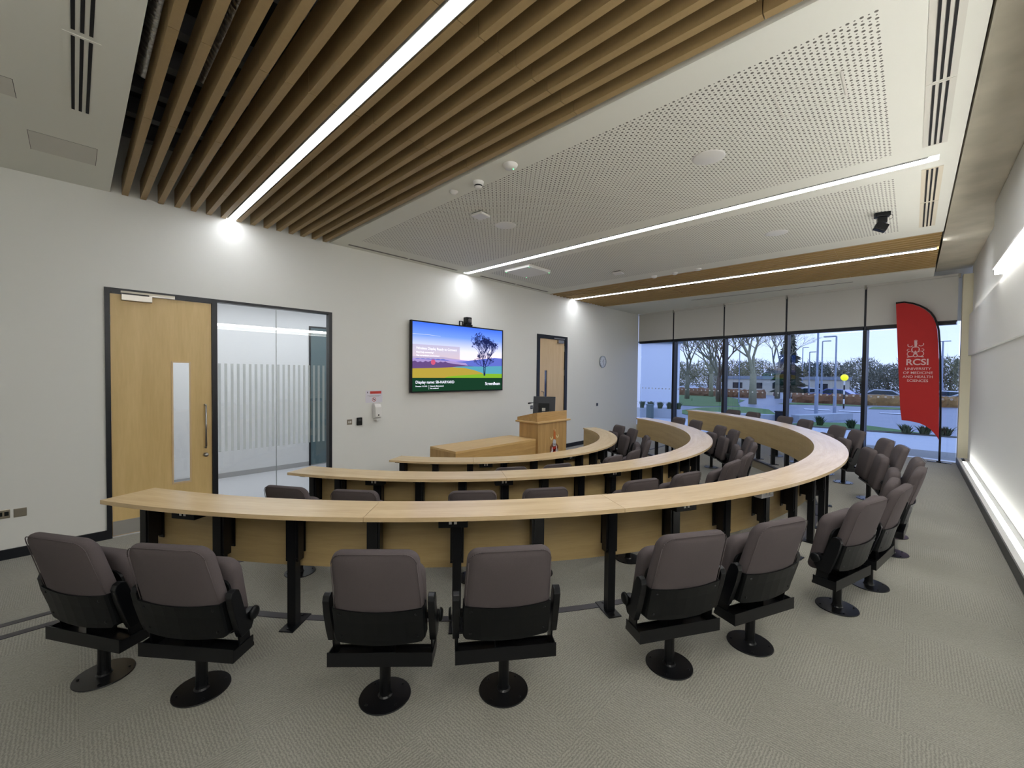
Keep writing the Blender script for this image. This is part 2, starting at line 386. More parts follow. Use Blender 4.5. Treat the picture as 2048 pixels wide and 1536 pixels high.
# ceiling lights
def ceiling_light(x, w, y0, y1, z, label, ml=None):
    t = thing('ceiling_light', label, 'light', (x, 0, 0), 0, 'linear ceiling lights')
    link('diffuser', Bx(((-w/2, y0, z), (w/2, y1, z+.008))), ml or M_light, t)
    link('housing', Bx(((-w/2-.006, y0, z+.001), (-w/2-.0005, y1, z+.09)), ((w/2+.0005, y0, z+.001), (w/2+.006, y1, z+.09)), ((-w/2-.006, y0, z+.09), (w/2+.006, y1, z+.10))), mat('light_housing', (.45, .45, .45), .5), t)
ceiling_light(1.403, .078, -.20, 6.325, ZC-.002, 'bright linear ceiling light set among the deep wooden baffles', M_light1)
ceiling_light(LX2+.02, .082, -.06, 6.25, ZC+.003, 'bright linear ceiling light recessed in the perforated white ceiling')
ceiling_light(8.872, .082, -.22, 6.325, ZC-.002, 'bright linear ceiling light among shallow wooden baffles near the windows')
link('trim_11', Bx(((LX2-.075, -.13, ZC+.05), (LX2+.065, 6.27, ZC+.055))), mat('slot_grey', (.12, .12, .12), .7), kind='structure')

# ceiling vents
M_dark = mat('slot_black', (.004, .004, .005), .9)
def vent(label, x0, x1, y0, y1, slots, plate, along, group):
    t = thing('ceiling_vent', label, 'vent', ((x0+x1)/2, (y0+y1)/2, ZC), 0, group); hx, hy = (x1-x0)/2, (y1-y0)/2
    if plate: link('plate', Bx(((-hx, -hy, -.0025), (hx, hy, -.0004))), plate, t)
    bs = []
    for (a, w) in slots:
        if along == 'Y': bs.append(((a-w/2, -hy+.02, -.006), (a+w/2, hy-.02, -.0028)))
        else: bs.append(((-hx+.02, a-w/2, -.006), (hx-.02, a+w/2, -.0028)))
    link('slot', Bx(*[(a, (b[0], b[1], -.0029)) for a, b in bs]), M_dark, t)
S3 = [(-.037, .017), (0, .017), (.037, .017)]
vp = mat('vent_plate', (.60, .585, .52), .5); vp2 = mat('vent_plate_cream', (.66, .60, .47), .6)
vent('three-slot vent in the left white ceiling, nearer the front wall', -.03, .13, 3.53, 4.55, S3, M_ceil, 'Y', 'slot vents in the left ceiling')
vent('three-slot vent in the left white ceiling, cut by the top of the frame', -.03, .13, 2.48, 3.50, S3, M_ceil, 'Y', 'slot vents in the left ceiling')
S3x = [(-.032, .0135), (0, .0135), (.032, .0135)]
for i, (x0, x1, pl, lab) in enumerate(((2.86, 3.895, vp, 'glossy three-slot vent by the concrete beam, farthest from the windows'), (3.905, 4.93, vp, 'three-slot vent by the concrete beam just before the recessed ceiling light'),
                                  (5.45, 6.46, vp2, 'cream three-slot vent by the concrete beam just past the recessed ceiling light'), (6.47, 7.50, vp2, 'cream three-slot vent by the concrete beam next to the shallow baffles'))):
    vent(lab, x0, x1, -.165, -.020, S3x, pl, 'X', 'slot vents along the concrete beam')
gs = mat('slot_shadow_grey', (.16, .15, .14), .8)
for x0, x1, lab in ((2.88, 3.90, 'thin grey slot vent over the front wall beside the deep baffles'), (3.94, 4.96, 'thin grey slot vent over the front wall just before the recessed light'), (5.55, 6.55, 'thin grey slot vent over the front wall just past the recessed light'), (6.60, 7.65, 'thin grey slot vent over the front wall next to the shallow baffles')):
    tag(link('slot_vent', Bx(((x0, 6.165, ZC-.003), (x1, 6.215, ZC-.0005))), gs), lab, 'vent', 'slot vents along the front wall')
for x0, x1, lab in ((10.85, 10.88, 'thin dark slot vent in the white ceiling near the blinds'),):
    tag(link('slot_vent', Bx(((x0, .9, ZC-.003), (x1, 4.1, ZC-.0005))), gs), lab, 'vent')
# access panels
def hatch(x0, x1, y0, y1, lab):
    t = thing('access_panel', lab, 'access panel', (x0, y0, ZC)); w, h = x1-x0, y1-y0
    link('panel', Bx(((0.003, 0.003, -.0015), (w-.003, h-.003, -.0003))), mat('hatch_paint', (.60, .585, .53), .7), t)
    link('edge', Bx(((0, 0, -.002), (.003, h, -.0002)), ((w-.003, 0, -.002), (w, h, -.0002)), ((.003, 0, -.0012), (w-.003, .003, -.0002))), mat('hatch_gap', (.10, .095, .085), .9), t)
hatch(-.245, .160, 5.20, 5.63, 'flush access panel in the left white ceiling close to the front wall')
hatch(-.75, -.265, 4.38, 4.66, 'flush access panel in the left white ceiling cut by the left picture edge')
def hatchline(x0, x1, y0, y1, lab):
    t = thing('access_panel', lab, 'access panel', (x0, y0, ZC)); w, h = x1-x0, y1-y0
    link('edge', Bx(((0, 0, -.004), (w, .012, -.0002)), ((0, h-.012, -.004), (w, h, -.0002)), ((0, 0.012, -.002), (.003, h-.012, -.0002)), ((w-.003, .012, -.002), (w, h-.012, -.0002))), mat('hatch_frame', (.68, .66, .60), .6), t)
hatchline(3.36, 3.66, .36, .74, 'perforated access panel in the ceiling near the glossy vent')
hatchline(4.40, 4.62, .42, .86, 'perforated access panel beside the far end of the recessed ceiling light')
# ceiling devices
def disc_thing(name, lab, cat, x, y, prof, m=M_white, group=None, led=None):
    t = thing(name, lab, cat, (x, y, ZC+.002), 0, group); bm = lathe(bmesh.new(), prof, 28); link('body', bm, m, t, smooth=True)
    if led:
        bm = lathe(bmesh.new(), [(0, -.003), (.004, -.002), (.004, .002), (0, .002)], 8, Matrix.Translation(led)); link('led', bm, M_grn, t)
    return t
spk = [(0, -.008), (.118, -.008), (.135, -.003), (.137, 0)]
disc_thing('ceiling_speaker', 'round white ceiling speaker nearest the camera in the perforated ceiling', 'speaker', 3.89, 1.344, spk, group='round ceiling speakers')
disc_thing('ceiling_speaker', 'round white ceiling speaker beside the square access point', 'speaker', 3.89, 3.86, spk, group='round ceiling speakers')
disc_thing('ceiling_speaker', 'round white ceiling speaker beyond the recessed light near the spotlight', 'speaker', 6.53, 1.36, spk, group='round ceiling speakers')
det = [(0, -.045), (.03, -.043), (.048, -.03), (.052, -.012), (.055, 0)]
disc_thing('motion_sensor', 'white domed sensor with a green light by the deep baffles', 'sensor', 2.80, 2.725, [(0, -.04), (.05, -.035), (.066, -.012), (.07, 0)], led=(.02, -.02, -.041))
t = disc_thing('smoke_detector', 'white smoke detector with dark slits between two other ceiling devices', 'smoke detector', 2.83, 3.20, [(0, -.065), (.03, -.063), (.038, -.05), (.040, -.035), (.05, -.03), (.055, 0)])
link('vent_ring', lathe(bmesh.new(), [(.041, -.052), (.0415, -.042), (.041, -.038)], 20), M_dark, t)
disc_thing('sensor', 'small white sensor by the deep baffles, closest to the front wall', 'sensor', 2.80, 3.56, [(0, -.03), (.025, -.03), (.03, -.015), (.045, -.01), (.048, 0)])
disc_thing('sensor', 'white domed device at the ceiling edge, nearest the front wall of three by shallow baffles', 'sensor', 7.78, 3.65, det, group='devices before the shallow baffles')
disc_thing('sensor', 'white domed device at the ceiling edge, middle of three by shallow baffles', 'sensor', 7.78, 3.25, det, group='devices before the shallow baffles')
disc_thing('sensor', 'white domed device at the ceiling edge, nearest the camera of three by shallow baffles', 'sensor', 7.78, 2.83, [(0, -.03), (.05, -.028), (.065, -.01), (.07, 0)], group='devices before the shallow baffles')
t = thing('wifi_access_point', 'square white wireless access point on the perforated ceiling', 'access point', (3.40, 3.80, ZC+.002), radians(8))
link('body', bevel(Bx(((-.085, -.085, -.045), (.085, .085, -.014))), .012, 3), M_white, t); link('base', Bx(((-.06, -.06, -.014), (.06, .06, 0))), M_plate, t)
t = thing('wifi_access_point', 'small square white access point beyond the recessed ceiling light', 'access point', (7.02, 4.0, ZC+.002), radians(8))
link('body', bevel(Bx(((-.085, -.085, -.045), (.085, .085, -.014))), .012, 3), M_white, t); link('base', Bx(((-.06, -.06, -.014), (.06, .06, 0))), M_plate, t)
t = thing('microphone_array', 'large square white ceiling microphone with green corner lights', 'microphone', (5.80, 5.17, ZC+.002))
link('body', bevel(Bx(((-.30, -.30, -.055), (.30, .30, -.001))), .006, 2), M_white, t)
bm = bmesh.new()
for sx in (-1, 1):
    for sy in (-1, 1): lathe(bm, [(0, -.004), (.006, -.003), (.006, .001)], 8, Matrix.Translation((sx*.28, sy*.28, -.056)))
link('led', bm, M_grn, t)
# black moving camera hanging from ceiling
t = thing('ceiling_camera', 'black swivelling camera hanging from the perforated ceiling', 'camera', (6.55, .30, ZC), radians(15))
link('mount', bevel(Bx(((-.045, -.075, -.05), (.045, .065, 0))), .008), M_plate, t)
link('arm', bevel(Bx(((-.03, -.05, -.12), (.03, .04, -.045))), .01), M_plate, t)
bm = bevel(Bx(((-.045, -.07, -.05), (.045, .05, .035))), .010); bmesh.ops.transform(bm, matrix=Matrix.Translation((0, .01, -.155)) @ Matrix.Rotation(radians(25), 4, 'X'), verts=bm.verts[:]); link('head', bm, M_plate, t)
link('lens', lathe(bmesh.new(), [(0, -.01), (.022, -.008), (.025, .01)], 16, Matrix.Translation((-.05, .02, -.16)) @ Matrix.Rotation(radians(90), 4, 'Y')), M_dark, t)
bm = bmesh.new(); pr = [(-.01, -.065-.035*sin(a), -.03-.028*(1-cos(a))) for a in [i*pi/8 for i in range(9)]]; polytube(bm, pr, .002, 6); link('cable', bm, M_black, t)

# ------------------------------------------------------------------ glazed door screen
ZF = -2*ST
def structure_root(name, loc=(0, 0, 0)):
    o = bpy.data.objects.new(name, None); C.objects.link(o); o.location = loc; o['kind'] = 'structure'; return o
d1 = structure_root('door_1')
Yf = YW-.018
link('frame', Bx(((DX0, Yf, ZF), (DX0+.042, YW+.09, DZT)), ((DX0+.042, Yf, DZT-.055), (1.248, YW+.09, DZT)), ((1.192, Yf, ZF), (1.248, YW+.09, DZT-.055))), M_trim, d1)
vx0, vx1, vz0, vz1 = .802, .975, .205, 1.655
leaf = link('leaf', Bx(((.277, YW+.012, ZF+.012), (vx0, YW+.056, DZT-.06)), ((vx1, YW+.012, ZF+.012), (1.189, YW+.056, DZT-.06)), ((vx0, YW+.012, vz1), (vx1, YW+.056, DZT-.06)), ((vx0, YW+.012, ZF+.012), (vx1, YW+.056, vz0))), M_door, d1)
link('vision_bead', Bx(((vx0-.006, YW+.004, vz0-.010), (vx0+.010, YW+.012, vz1+.008)), ((vx1-.010, YW+.004, vz0-.010), (vx1+.006, YW+.012, vz1+.008)), ((vx0+.010, YW+.004, vz1-.008), (vx1-.010, YW+.012, vz1+.008)), ((vx0+.010, YW+.004, vz0-.010), (vx1-.010, YW+.012, vz0+.010))), M_door2, d1)
link('vision_pane', Bx(((vx0, YW+.030, vz0), (vx1, YW+.036, vz1))), M_glass, d1)
link('kick_plate', Bx(((.280, YW+.009, ZF+.018), (1.186, YW+.0118, -.126))), M_kick, d1)
bm = bmesh.new(); hp = [(1.120, YW+.012, 1.135), (1.120, YW-.035, 1.135), (1.120, YW-.048, 1.12), (1.120, YW-.048, .62), (1.120, YW-.035, .605), (1.120, YW+.012, .605)]
polytube(bm, hp, .0105, 10); link('pull_handle', bm, M_steel, d1, smooth=True)
link('thumb_turn', lathe(bmesh.new(), [(0, -.045), (.020, -.04), (.024, -.03), (.012, -.022), (.012, -.01), (.026, -.008), (.026, .012)], 20, Matrix.Translation((1.125, YW, .512)) @ Matrix.Rotation(radians(-90), 4, 'X')), M_steel, d1, smooth=True)
link('door_closer', bevel(Bx(((.365, YW-.045, 2.325), (.625, YW+.011, 2.392))), .004), M_steel, d1)
link('closer_track', Bx(((.362, YW-.030, 2.408), (.83, YW-.0185, 2.428))), mat('closer_pale', (.48, .45, .37), .5, metal=.6), d1)
link('closer_arm', Bx(((.60, YW-.030, 2.392), (.83, YW-.022, 2.4075))), M_steel, d1)
bm = bmesh.new()
for z in (2.1, 1.05, -.05): tube(bm, (.272, YW+.006, z-.06), (.272, YW+.006, z+.06), .007, n=8)
link('hinge', bm, M_steel, d1)
w6 = structure_root('window_6')
link('frame', Bx(((1.2485, Yf, DZT-.032), (DX1, YW+.09, DZT)), ((DX1-.045, Yf, ZF), (DX1, YW+.09, DZT-.032)), ((1.2485, YW+.01, ZF), (DX1-.045, YW+.07, ZF+.02))), M_trim, w6)
link('pane', Bx(((1.2485, YW+.035, ZF+.02), (1.934, YW+.045, DZT-.032))), M_glass, w6)
link('pane', Bx(((1.9405, YW+.035, ZF+.02), (DX1-.045, YW+.045, DZT-.032))), M_glass, w6)
link('joint', Bx(((1.934, YW+.036, ZF+.02), (1.9405, YW+.044, DZT-.032))), mat('glass_joint', (.35, .38, .38), .3), w6)
mfr = bpy.data.materials.new('frosted_film'); mfr.use_nodes = True
_nt = mfr.node_tree; _b = _nt.nodes['Principled BSDF']; _b.inputs['Base Color'].default_value = (.60, .66, .66, 1); _b.inputs['Roughness'].default_value = .6; _b.inputs['Alpha'].default_value = .42
link('frosted_stripes', Bx(*[((1.262+.0685*i, YW+.0325, .52), (1.262+.0685*i+.030, YW+.0345, 1.652)) for i in range(20) if 1.262+.0685*i+.03 < DX1-.046 and not (1.90 < 1.262+.0685*i < 1.9405)]), mfr, w6)
# corridor behind
M_cw = mat('corridor_white', (.70, .71, .74), .8)
link('wall_corridor', Bx(((-2.2, 8.62, ZF), (6.2, 8.8, 3.0)), ((-2.4, YW+.2, ZF), (-2.2, 8.8, 3.0)), ((6.2, YW+.2, ZF), (6.4, 8.8, 3.0)), ((-2.2, YW+.2, 2.9), (6.2, 8.62, 3.0))), M_cw, kind='structure')
link('floor', Bx(((-2.4, YW, ZF-.05), (6.4, 8.8, ZF-.001))), mat('corridor_floor', (.55, .56, .60), .35), kind='structure')
link('baseboard_corridor', Bx(((-2.2, 8.605, ZF), (3.20, 8.6195, ZF+.085))), mat('corridor_skirting', (.36, .36, .37), .5), kind='structure')
d3 = structure_root('door_3')
link('leaf', Bx(((3.235, 8.60, ZF+.02), (4.2, 8.618, 2.43))), mat('smoked_glass_panel', (.085, .135, .155), .12, spec=.7), d3)
link('frame', Bx(((3.205, 8.595, ZF), (3.2345, 8.619, 2.46)), ((3.2345, 8.595, 2.4305), (4.2, 8.619, 2.46))), M_trim, d3)

# ------------------------------------------------------------------ second door
d2 = structure_root('door_2')
link('frame', Bx(((EX0, Yf, ZF), (EX0+.10, YW+.09, EZT)), ((EX1-.10, Yf, ZF), (EX1, YW+.09, EZT)), ((EX0+.10, Yf, EZT-.09), (EX1-.10, YW+.09, EZT))), M_trim, d2)
wx0, wx1 = 7.775, 7.868
link('leaf', Bx(((EX0+.10, YW+.012, ZF+.01), (wx0, YW+.056, EZT-.09)), ((wx1, YW+.012, ZF+.01), (EX1-.10, YW+.056, EZT-.09)), ((wx0, YW+.012, 1.652), (wx1, YW+.056, EZT-.09)), ((wx0, YW+.012, ZF+.01), (wx1, YW+.056, .2))), M_door2, d2)
link('vision_pane', Bx(((wx0, YW+.025, .2), (wx1, YW+.03, 1.652))), mat('dark_blue_glass', (.012, .016, .04), .06, spec=.8), d2)
bm = bmesh.new(); polytube(bm, [(7.66, YW+.012, 1.155), (7.66, YW-.035, 1.155), (7.675, YW-.05, 1.14), (7.675, YW-.05, .55), (7.66, YW+.012, .54)], .010, 8); link('pull_handle', bm, M_steel, d2, smooth=True)
link('door_closer', bevel(Bx(((8.24, YW-.04, 2.33), (8.47, YW+.011, 2.405))), .004), M_steel, d2)
link('closer_track', Bx(((8.08, YW-.032, 2.425), (8.50, YW-.0185, 2.452))), M_steel, d2)
bm = bmesh.new()
for z in (2.2, 1.6, .4): tube(bm, (8.538, YW+.006, z-.07), (8.538, YW+.006, z+.07), .008, n=8)
link('hinge', bm, M_steel, d2)

# ------------------------------------------------------------------ things on the front wall
def wall_box(name, lab, cat, x, z, w, h, d, m, group=None, bev=.004):
    t = thing(name, lab, cat, (x, YW, z), 0, group); link('plate', bevel(Bx(((-w/2, -d, -h/2), (w/2, 0, h/2))), bev), m, t); return t
M_bronze = mat('bronze_steel', (.30, .27, .22), .35, metal=.8)
t = wall_box('wall_socket', 'brushed steel double socket low on the left wall, cut by the picture edge', 'socket', -.488, .142, .085, .085, .008, M_bronze)
link('socket_insert', Bx(((-.034, -.0095, -.018), (-.006, -.0083, .022)), ((.006, -.0095, -.018), (.034, -.0083, .022))), M_plate, t)
t = wall_box('blank_plate', 'blank brushed steel plate low on the left wall beside the double socket', 'plate', -.382, .138, .085, .085, .006, M_bronze)
t = wall_box('light_switch', 'steel light switch plate with two pale rockers beside the door screen', 'switch', 2.966, .778, .082, .082, .008, M_bronze)
link('rocker', Bx(((-.022, -.012, -.014), (-.004, -.0083, .014)), ((.006, -.012, -.014), (.024, -.0083, .014))), M_white, t)
t = wall_box('card_reader', 'black access card reader between the switch and the soap dispenser', 'card reader', 3.122, .778, .088, .125, .03, M_plate, bev=.01)
link('reader_window', Bx(((-.024, -.032, .006), (.024, -.0303, .040))), mat('reader_grey', (.05, .055, .055), .25), t)
t = thing('exit_button', 'small round black button above the card reader', 'button', (3.111, YW, .931)); link('body', lathe(bmesh.new(), [(0, -.012), (.012, -.010), (.014, 0)], 16, Matrix.Rotation(radians(-90), 4, 'X') @ Matrix.Scale(-1, 4, (0, 0, 1))), M_black, t)
# hand gel dispenser
t = thing('soap_dispenser', 'white wall-mounted hand gel dispenser beneath the small poster', 'dispenser', (3.405, YW, .93))
bm = bmesh.new(); prism(bm, [(-.105, -.10), (-.10, .07), (-.07, .125), (-.02, .13), (0, .13), (0, -.115), (-.05, -.118)], -.055, .055, YZX); bevel(bm, .012, 3); link('body', bm, M_white, t, smooth=False)
link('drip_tray', bevel(Bx(((-.04, -.118, -.150), (.04, -.01, -.132))), .005), M_white, t); link('stem', Bx(((-.02, -.02, -.133), (.02, 0, -.10))), M_white, t)
link('sensor_eye', lathe(bmesh.new(), [(0, 0), (.013, 0), (.013, .004)], 16, Matrix.Translation((.0, -.106, -.062)) @ Matrix.Rotation(radians(-90), 4, 'X')), M_plate, t)
# poster
t = thing('poster', 'small white poster with a red banner and prohibition symbol on the wall', 'poster', (3.377, YW-.002, 1.166))
link('sheet', Bx(((-.147, -.0012, -.100), (.147, .0012, .100))), mat('poster_white', (.66, .64, .70), .35), t)
link('red_banner', Bx(((-.070, -.0020, .045), (.128, -.0013, .086))), mat('poster_red', (.50, .03, .02), .4), t)
tx = mat('print_grey', (.10, .09, .11), .6)
link('small_print', Bx(*[((x, -.0018, z), (x+w, -.0013, z+.0035)) for x, w, z in ((-.118, .236, .012), (-.085, .175, .002))], ((-.122, -.0018, .058), (-.108, -.0013, .080)), ((-.119, -.0021, .055), (-.111, -.0018, .074))), tx, t)
bm = bmesh.new(); lathe(bm, [(.027, -.0006), (.034, -.0006), (.034, .0006), (.027, .0006), (.027, -.0006)], 28, Matrix.Translation((0, -.0019, -.048)) @ Matrix.Rotation(radians(90), 4, 'X'))
link('prohibition_ring', bm, mat('ring_red', (.45, .05, .04), .4), t)
bm = bmesh.new(); box(bm, (-.004, -.0022, -.030), (.004, -.0013, .030), Matrix.Translation((0, 0, -.048)) @ Matrix.Rotation(radians(-45), 4, 'Y')); box(bm, (-.012, -.0019, -.056), (.010, -.0013, -.040)); link('prohibition_bar', bm, mat('ring_dark', (.12, .02, .02), .5), t)
# clock
t = thing('wall_clock', 'round silver-rimmed wall clock right of the second door', 'clock', (10.32, YW, 1.932))
RC = Matrix.Rotation(radians(90), 4, 'X')
link('rim', lathe(bmesh.new(), [(.150, .022), (.163, .036), (.168, .02), (.165, 0), (0, 0)], 40, RC), mat('clock_rim', (.30, .35, .38), .3, metal=.7), t, smooth=True)
link('face', lathe(bmesh.new(), [(0, .021), (.151, .021), (.151, .015)], 40, RC), mat('clock_face', (.62, .66, .70), .4), t)
bm = bmesh.new()
for i in range(12):
    box(bm, (-.006, -.0235, .112), (.006, -.0215, .135), Matrix.Rotation(i*pi/6, 4, 'Y'))
box(bm, (-.005, -.026, -.02), (.005, -.024, .105), Matrix.Rotation(radians(150), 4, 'Y')); box(bm, (-.007, -.028, -.02), (.007, -.0265, .075), Matrix.Rotation(radians(30), 4, 'Y'))
link('hands_and_ticks', bm, tx, t)
t = wall_box('wall_socket', 'dark grey socket on the front wall between the second door and the windows', 'socket', 10.08, .732, .085, .085, .008, mat('dark_steel', (.08, .085, .09), .35, metal=.6))
link('socket_insert', Bx(((-.034, -.0095, -.018), (-.006, -.0083, .022)), ((.006, -.0095, -.018), (.034, -.0083, .022))), M_plate, t)
t = wall_box('light_switch', 'dark steel switch plate left of the second door', 'switch', 7.295, .795, .085, .085, .008, mat('dark_steel', (.08, .085, .09), .35))
link('rocker', Bx(((-.012, -.012, -.014), (.012, -.0083, .014))), mat('rocker_grey', (.35, .35, .36), .4), t)

# ------------------------------------------------------------------ display
tv = thing('television', 'large wall-mounted flat display showing a lone tree at sunrise', 'television', (5.127, YW-.09, 1.843))
TW, TH = 2.228/2, 1.262/2; bz = .022
link('bezel', Bx(((-TW, -.012, -TH), (-TW+bz, .05, TH)), ((TW-bz, -.012, -TH), (TW, .05, TH)), ((-TW+bz, -.012, TH-bz), (TW-bz, .05, TH)), ((-TW+bz, -.012, -TH), (TW-bz, .05, -TH+bz)), ((-TW+bz, .0, -TH+bz), (TW-bz, .05, TH-bz))), M_plate, tv)
link('wall_bracket', Bx(((-.4, .05, -.25), (.4, .09, .25))), M_black, tv)
SW, SH = TW-bz, TH-bz
scr = link('screen', Bx(((-SW, -.004, -SH), (SW, -.0002, SH))), nd_emit_gradient('screen_sky', [(0, (.05, .12, .5)), (.42, (.92, .62, .72)), (.50, (.95, .74, .86)), (.62, (.72, .72, 1.0)), (.82, (.16, .30, .95)), (1, (.05, .15, .88))], -SH, SH, 1.0), tv)
TB = -SH
def scr_poly(name, pts, yoff, m):
    bm = bmesh.new(); prism(bm, [(x*SW, z*SH) for x, z in pts], -.004-yoff, -.004-yoff+.0004, XZY); o = link(name, bm, m, scr)
    return o
random.seed(3)
def ridge(z0, amp, n, seed):
    r = random.Random(seed); return [(-1+2*i/n, z0+amp*(sin(i*1.3+seed)*.5+r.uniform(-.5, .5))) for i in range(n+1)]
def em(n, c, s=1.0): return emis(n, c, s*.85)
scr_poly('mist', [(-1, -.60), (1, -.60), (1, .02), (.55, .0), (.2, -.07), (-.1, -.03), (-.4, .02), (-1, .01)], .0004, em('scr_mist', (.42, .33, .78)))
scr_poly('hills', [(-1, -.60), (1, -.60), (1, .06), (.8, .07), (.6, .03), (.35, -.02), (.1, -.08), (-.2, -.12), (-.3, -.07)]+[(-.35-.05*i, -.06+(.03 if i % 2 else .0)) for i in range(13)], .0008, em('scr_hills', (.12, .16, .60)))
scr_poly('haze_band', [(-1, -.60), (.4, -.6), (.1, -.14), (-.3, -.09), (-.6, -.07), (-1, -.06)], .0012, em('scr_haze', (.40, .30, .62)))
scr_poly('woods', [(-1, -.60), (.5, -.6), (.35, -.25), (.2, -.22), (0, -.20), (-.2, -.17)]+[(-.3-.05*i, -.15+(.03 if i % 2 else .0)+.01*sin(i)) for i in range(15)], .0016, em('scr_woods', (.13, .07, .22)))
bm = bmesh.new(); lathe(bm, [(0, -.0002), (.05, -.0002), (.05, .0002)], 24, Matrix.Translation((-.60*SW, -.0063, -.145*SH)) @ Matrix.Rotation(radians(90), 4, 'X')); link('sun_glow', bm, em('scr_sun', (.62, .10, .20)), scr)
scr_poly('far_field', [(-.3, -.66), (1, -.66), (1, -.20), (.7, -.22), (.4, -.24), (.1, -.24), (-.1, -.26), (-.3, -.3)], .0024, em('scr_far', (.10, .36, .48)))
scr_poly('field', [(-1, -.68), (.6, -.68), (.5, -.45), (.3, -.36), (.05, -.29), (-.2, -.28), (-.5, -.31), (-1, -.34)], .0028, em('scr_field', (.46, .34, .05)))
scr_poly('grass', [(-.5, -.70), (1, -.70), (1, -.47), (.6, -.47), (.3, -.50), (0, -.53), (-.3, -.57)], .0032, em('scr_grass', (.22, .45, .03)))
scr_poly('caption_band', [(-1, -1), (1, -1), (1, -.61), (-1, -.61)], .0036, em('scr_band', (.010, .045, .022)))
mcap = bpy.data.materials.new('caption_box'); mcap.use_nodes = True; nt = mcap.node_tree; nt.nodes.clear()
o_ = nt.nodes.new('ShaderNodeOutputMaterial'); e_ = nt.nodes.new('ShaderNodeEmission'); t_ = nt.nodes.new('ShaderNodeBsdfTransparent'); x_ = nt.nodes.new('ShaderNodeMixShader'); x_.inputs[0].default_value = .45
e_.inputs[0].default_value = (.42, .36, .42, 1); nt.links.new(t_.outputs[0], x_.inputs[1]); nt.links.new(e_.outputs[0], x_.inputs[2]); nt.links.new(x_.outputs[0], o_.inputs[0])
scr_poly('message_box', [(-1, -.045), (-.04, -.045), (-.04, .36), (-1, .36)], .0040, mcap)
scr_poly('contrail', [(-1, .655), (-.7, .66), (-.45, .64), (-.45, .633), (-.7, .648), (-1, .640)], .0006, em('scr_cloud', (.60, .66, 1.0)))
# tree on screen
bm = bmesh.new(); rt = random.Random(12)
def sbranch(x, z, a, L, w, d):
    x2, z2 = x+L*sin(a), z+L*cos(a); px, pz = cos(a)*w, -sin(a)*w
    q = [(x-px, z-pz), (x+px, z+pz), (x2+px*.65, z2+pz*.65), (x2-px*.65, z2-pz*.65)]
    bm.faces.new([bm.verts.new((u, -.0080-.00002*d, v)) for u, v in q])
    if d == 0:
        for _ in range(3):
            u, v, s = x2+rt.uniform(-.012, .012), z2+rt.uniform(-.012, .012), rt.uniform(.004, .009)
            bm.faces.new([bm.verts.new((u+s*cos(t_), -.0080, v+s*sin(t_))) for t_ in (0, 1.57, 3.14, 4.7)])
        return
    for k_ in range(3 if d > 2 else 2): sbranch(x2, z2, a*.75+rt.uniform(-.62, .62), L*rt.uniform(.66, .88), w*.66, d-1)
tx0 = .545*SW
sbranch(tx0-.008, -.535*SH, -.06, .19, .013, 6); sbranch(tx0+.010, -.535*SH, .07, .20, .013, 6)
sbranch(tx0, -.52*SH+.16, -1.25, .085, .005, 4); sbranch(tx0, -.52*SH+.16, 1.3, .085, .005, 4); sbranch(tx0, -.52*SH+.26, -1.0, .07, .004, 4); sbranch(tx0, -.52*SH+.26, 1.0, .07, .004, 4)
link('tree_picture', bm, em('scr_tree', (.012, .018, .085)), scr)
M_txt = em('scr_text', (.85, .85, 1.0), 1.3)
RX = (radians(90), 0, 0)
for s, sz, x, z, b in (('Wireless Display Ready to Connect', .062, -.93, .215, .0004), ('Need help connecting?', .040, -.93, .115, .0005), ('Visit screenbeam.com/connect', .040, -.93, .02, .0005),
                      ('Display name: SB-HARVARD', .072, -.94, -.775, .0006), ('Firmware: 11.0.16.0', .030, -.94, -.87, .0005), ('Network: Multi-network', .030, -.66, -.87, .0005), ('Not configured', .030, -.66, -.935, .0005), ('ScreenBeam', .085, .565, -.845, .0010)):
    text_mesh('caption', s, sz, (x*SW, -.0090, z*SH), RX, M_txt, scr, bold=b, ext=.0003)
scr_poly('divider', [(-.685, -.95), (-.682, -.95), (-.682, -.82), (-.685, -.82)], .0044, M_txt)
# conference camera on top of the display
t = thing('conference_camera', 'black conference camera standing on top of the display', 'camera', (5.30, YW-.06, 2.474))
link('base', bevel(Bx(((-.09, -.05, 0), (.09, .05, .035))), .006), M_plate, t)
link('body', bevel(Bx(((-.065, -.06, .036), (.065, .05, .175))), .016, 3), M_plate, t)
link('lens', lathe(bmesh.new(), [(0, -.03), (.03, -.028), (.038, -.01), (.04, .01)], 20, Matrix.Translation((0, -.062, .105)) @ Matrix.Rotation(radians(-90), 4, 'X')), mat('camera_grey', (.07, .065, .07), .3), t)
link('bracket', Bx(((-.205, -.012, 0), (-.195, .012, .075)), ((-.125, -.012, 0), (-.115, .012, .075)), ((-.205, -.012, .0755), (-.115, .012, .088))), M_plate, t)

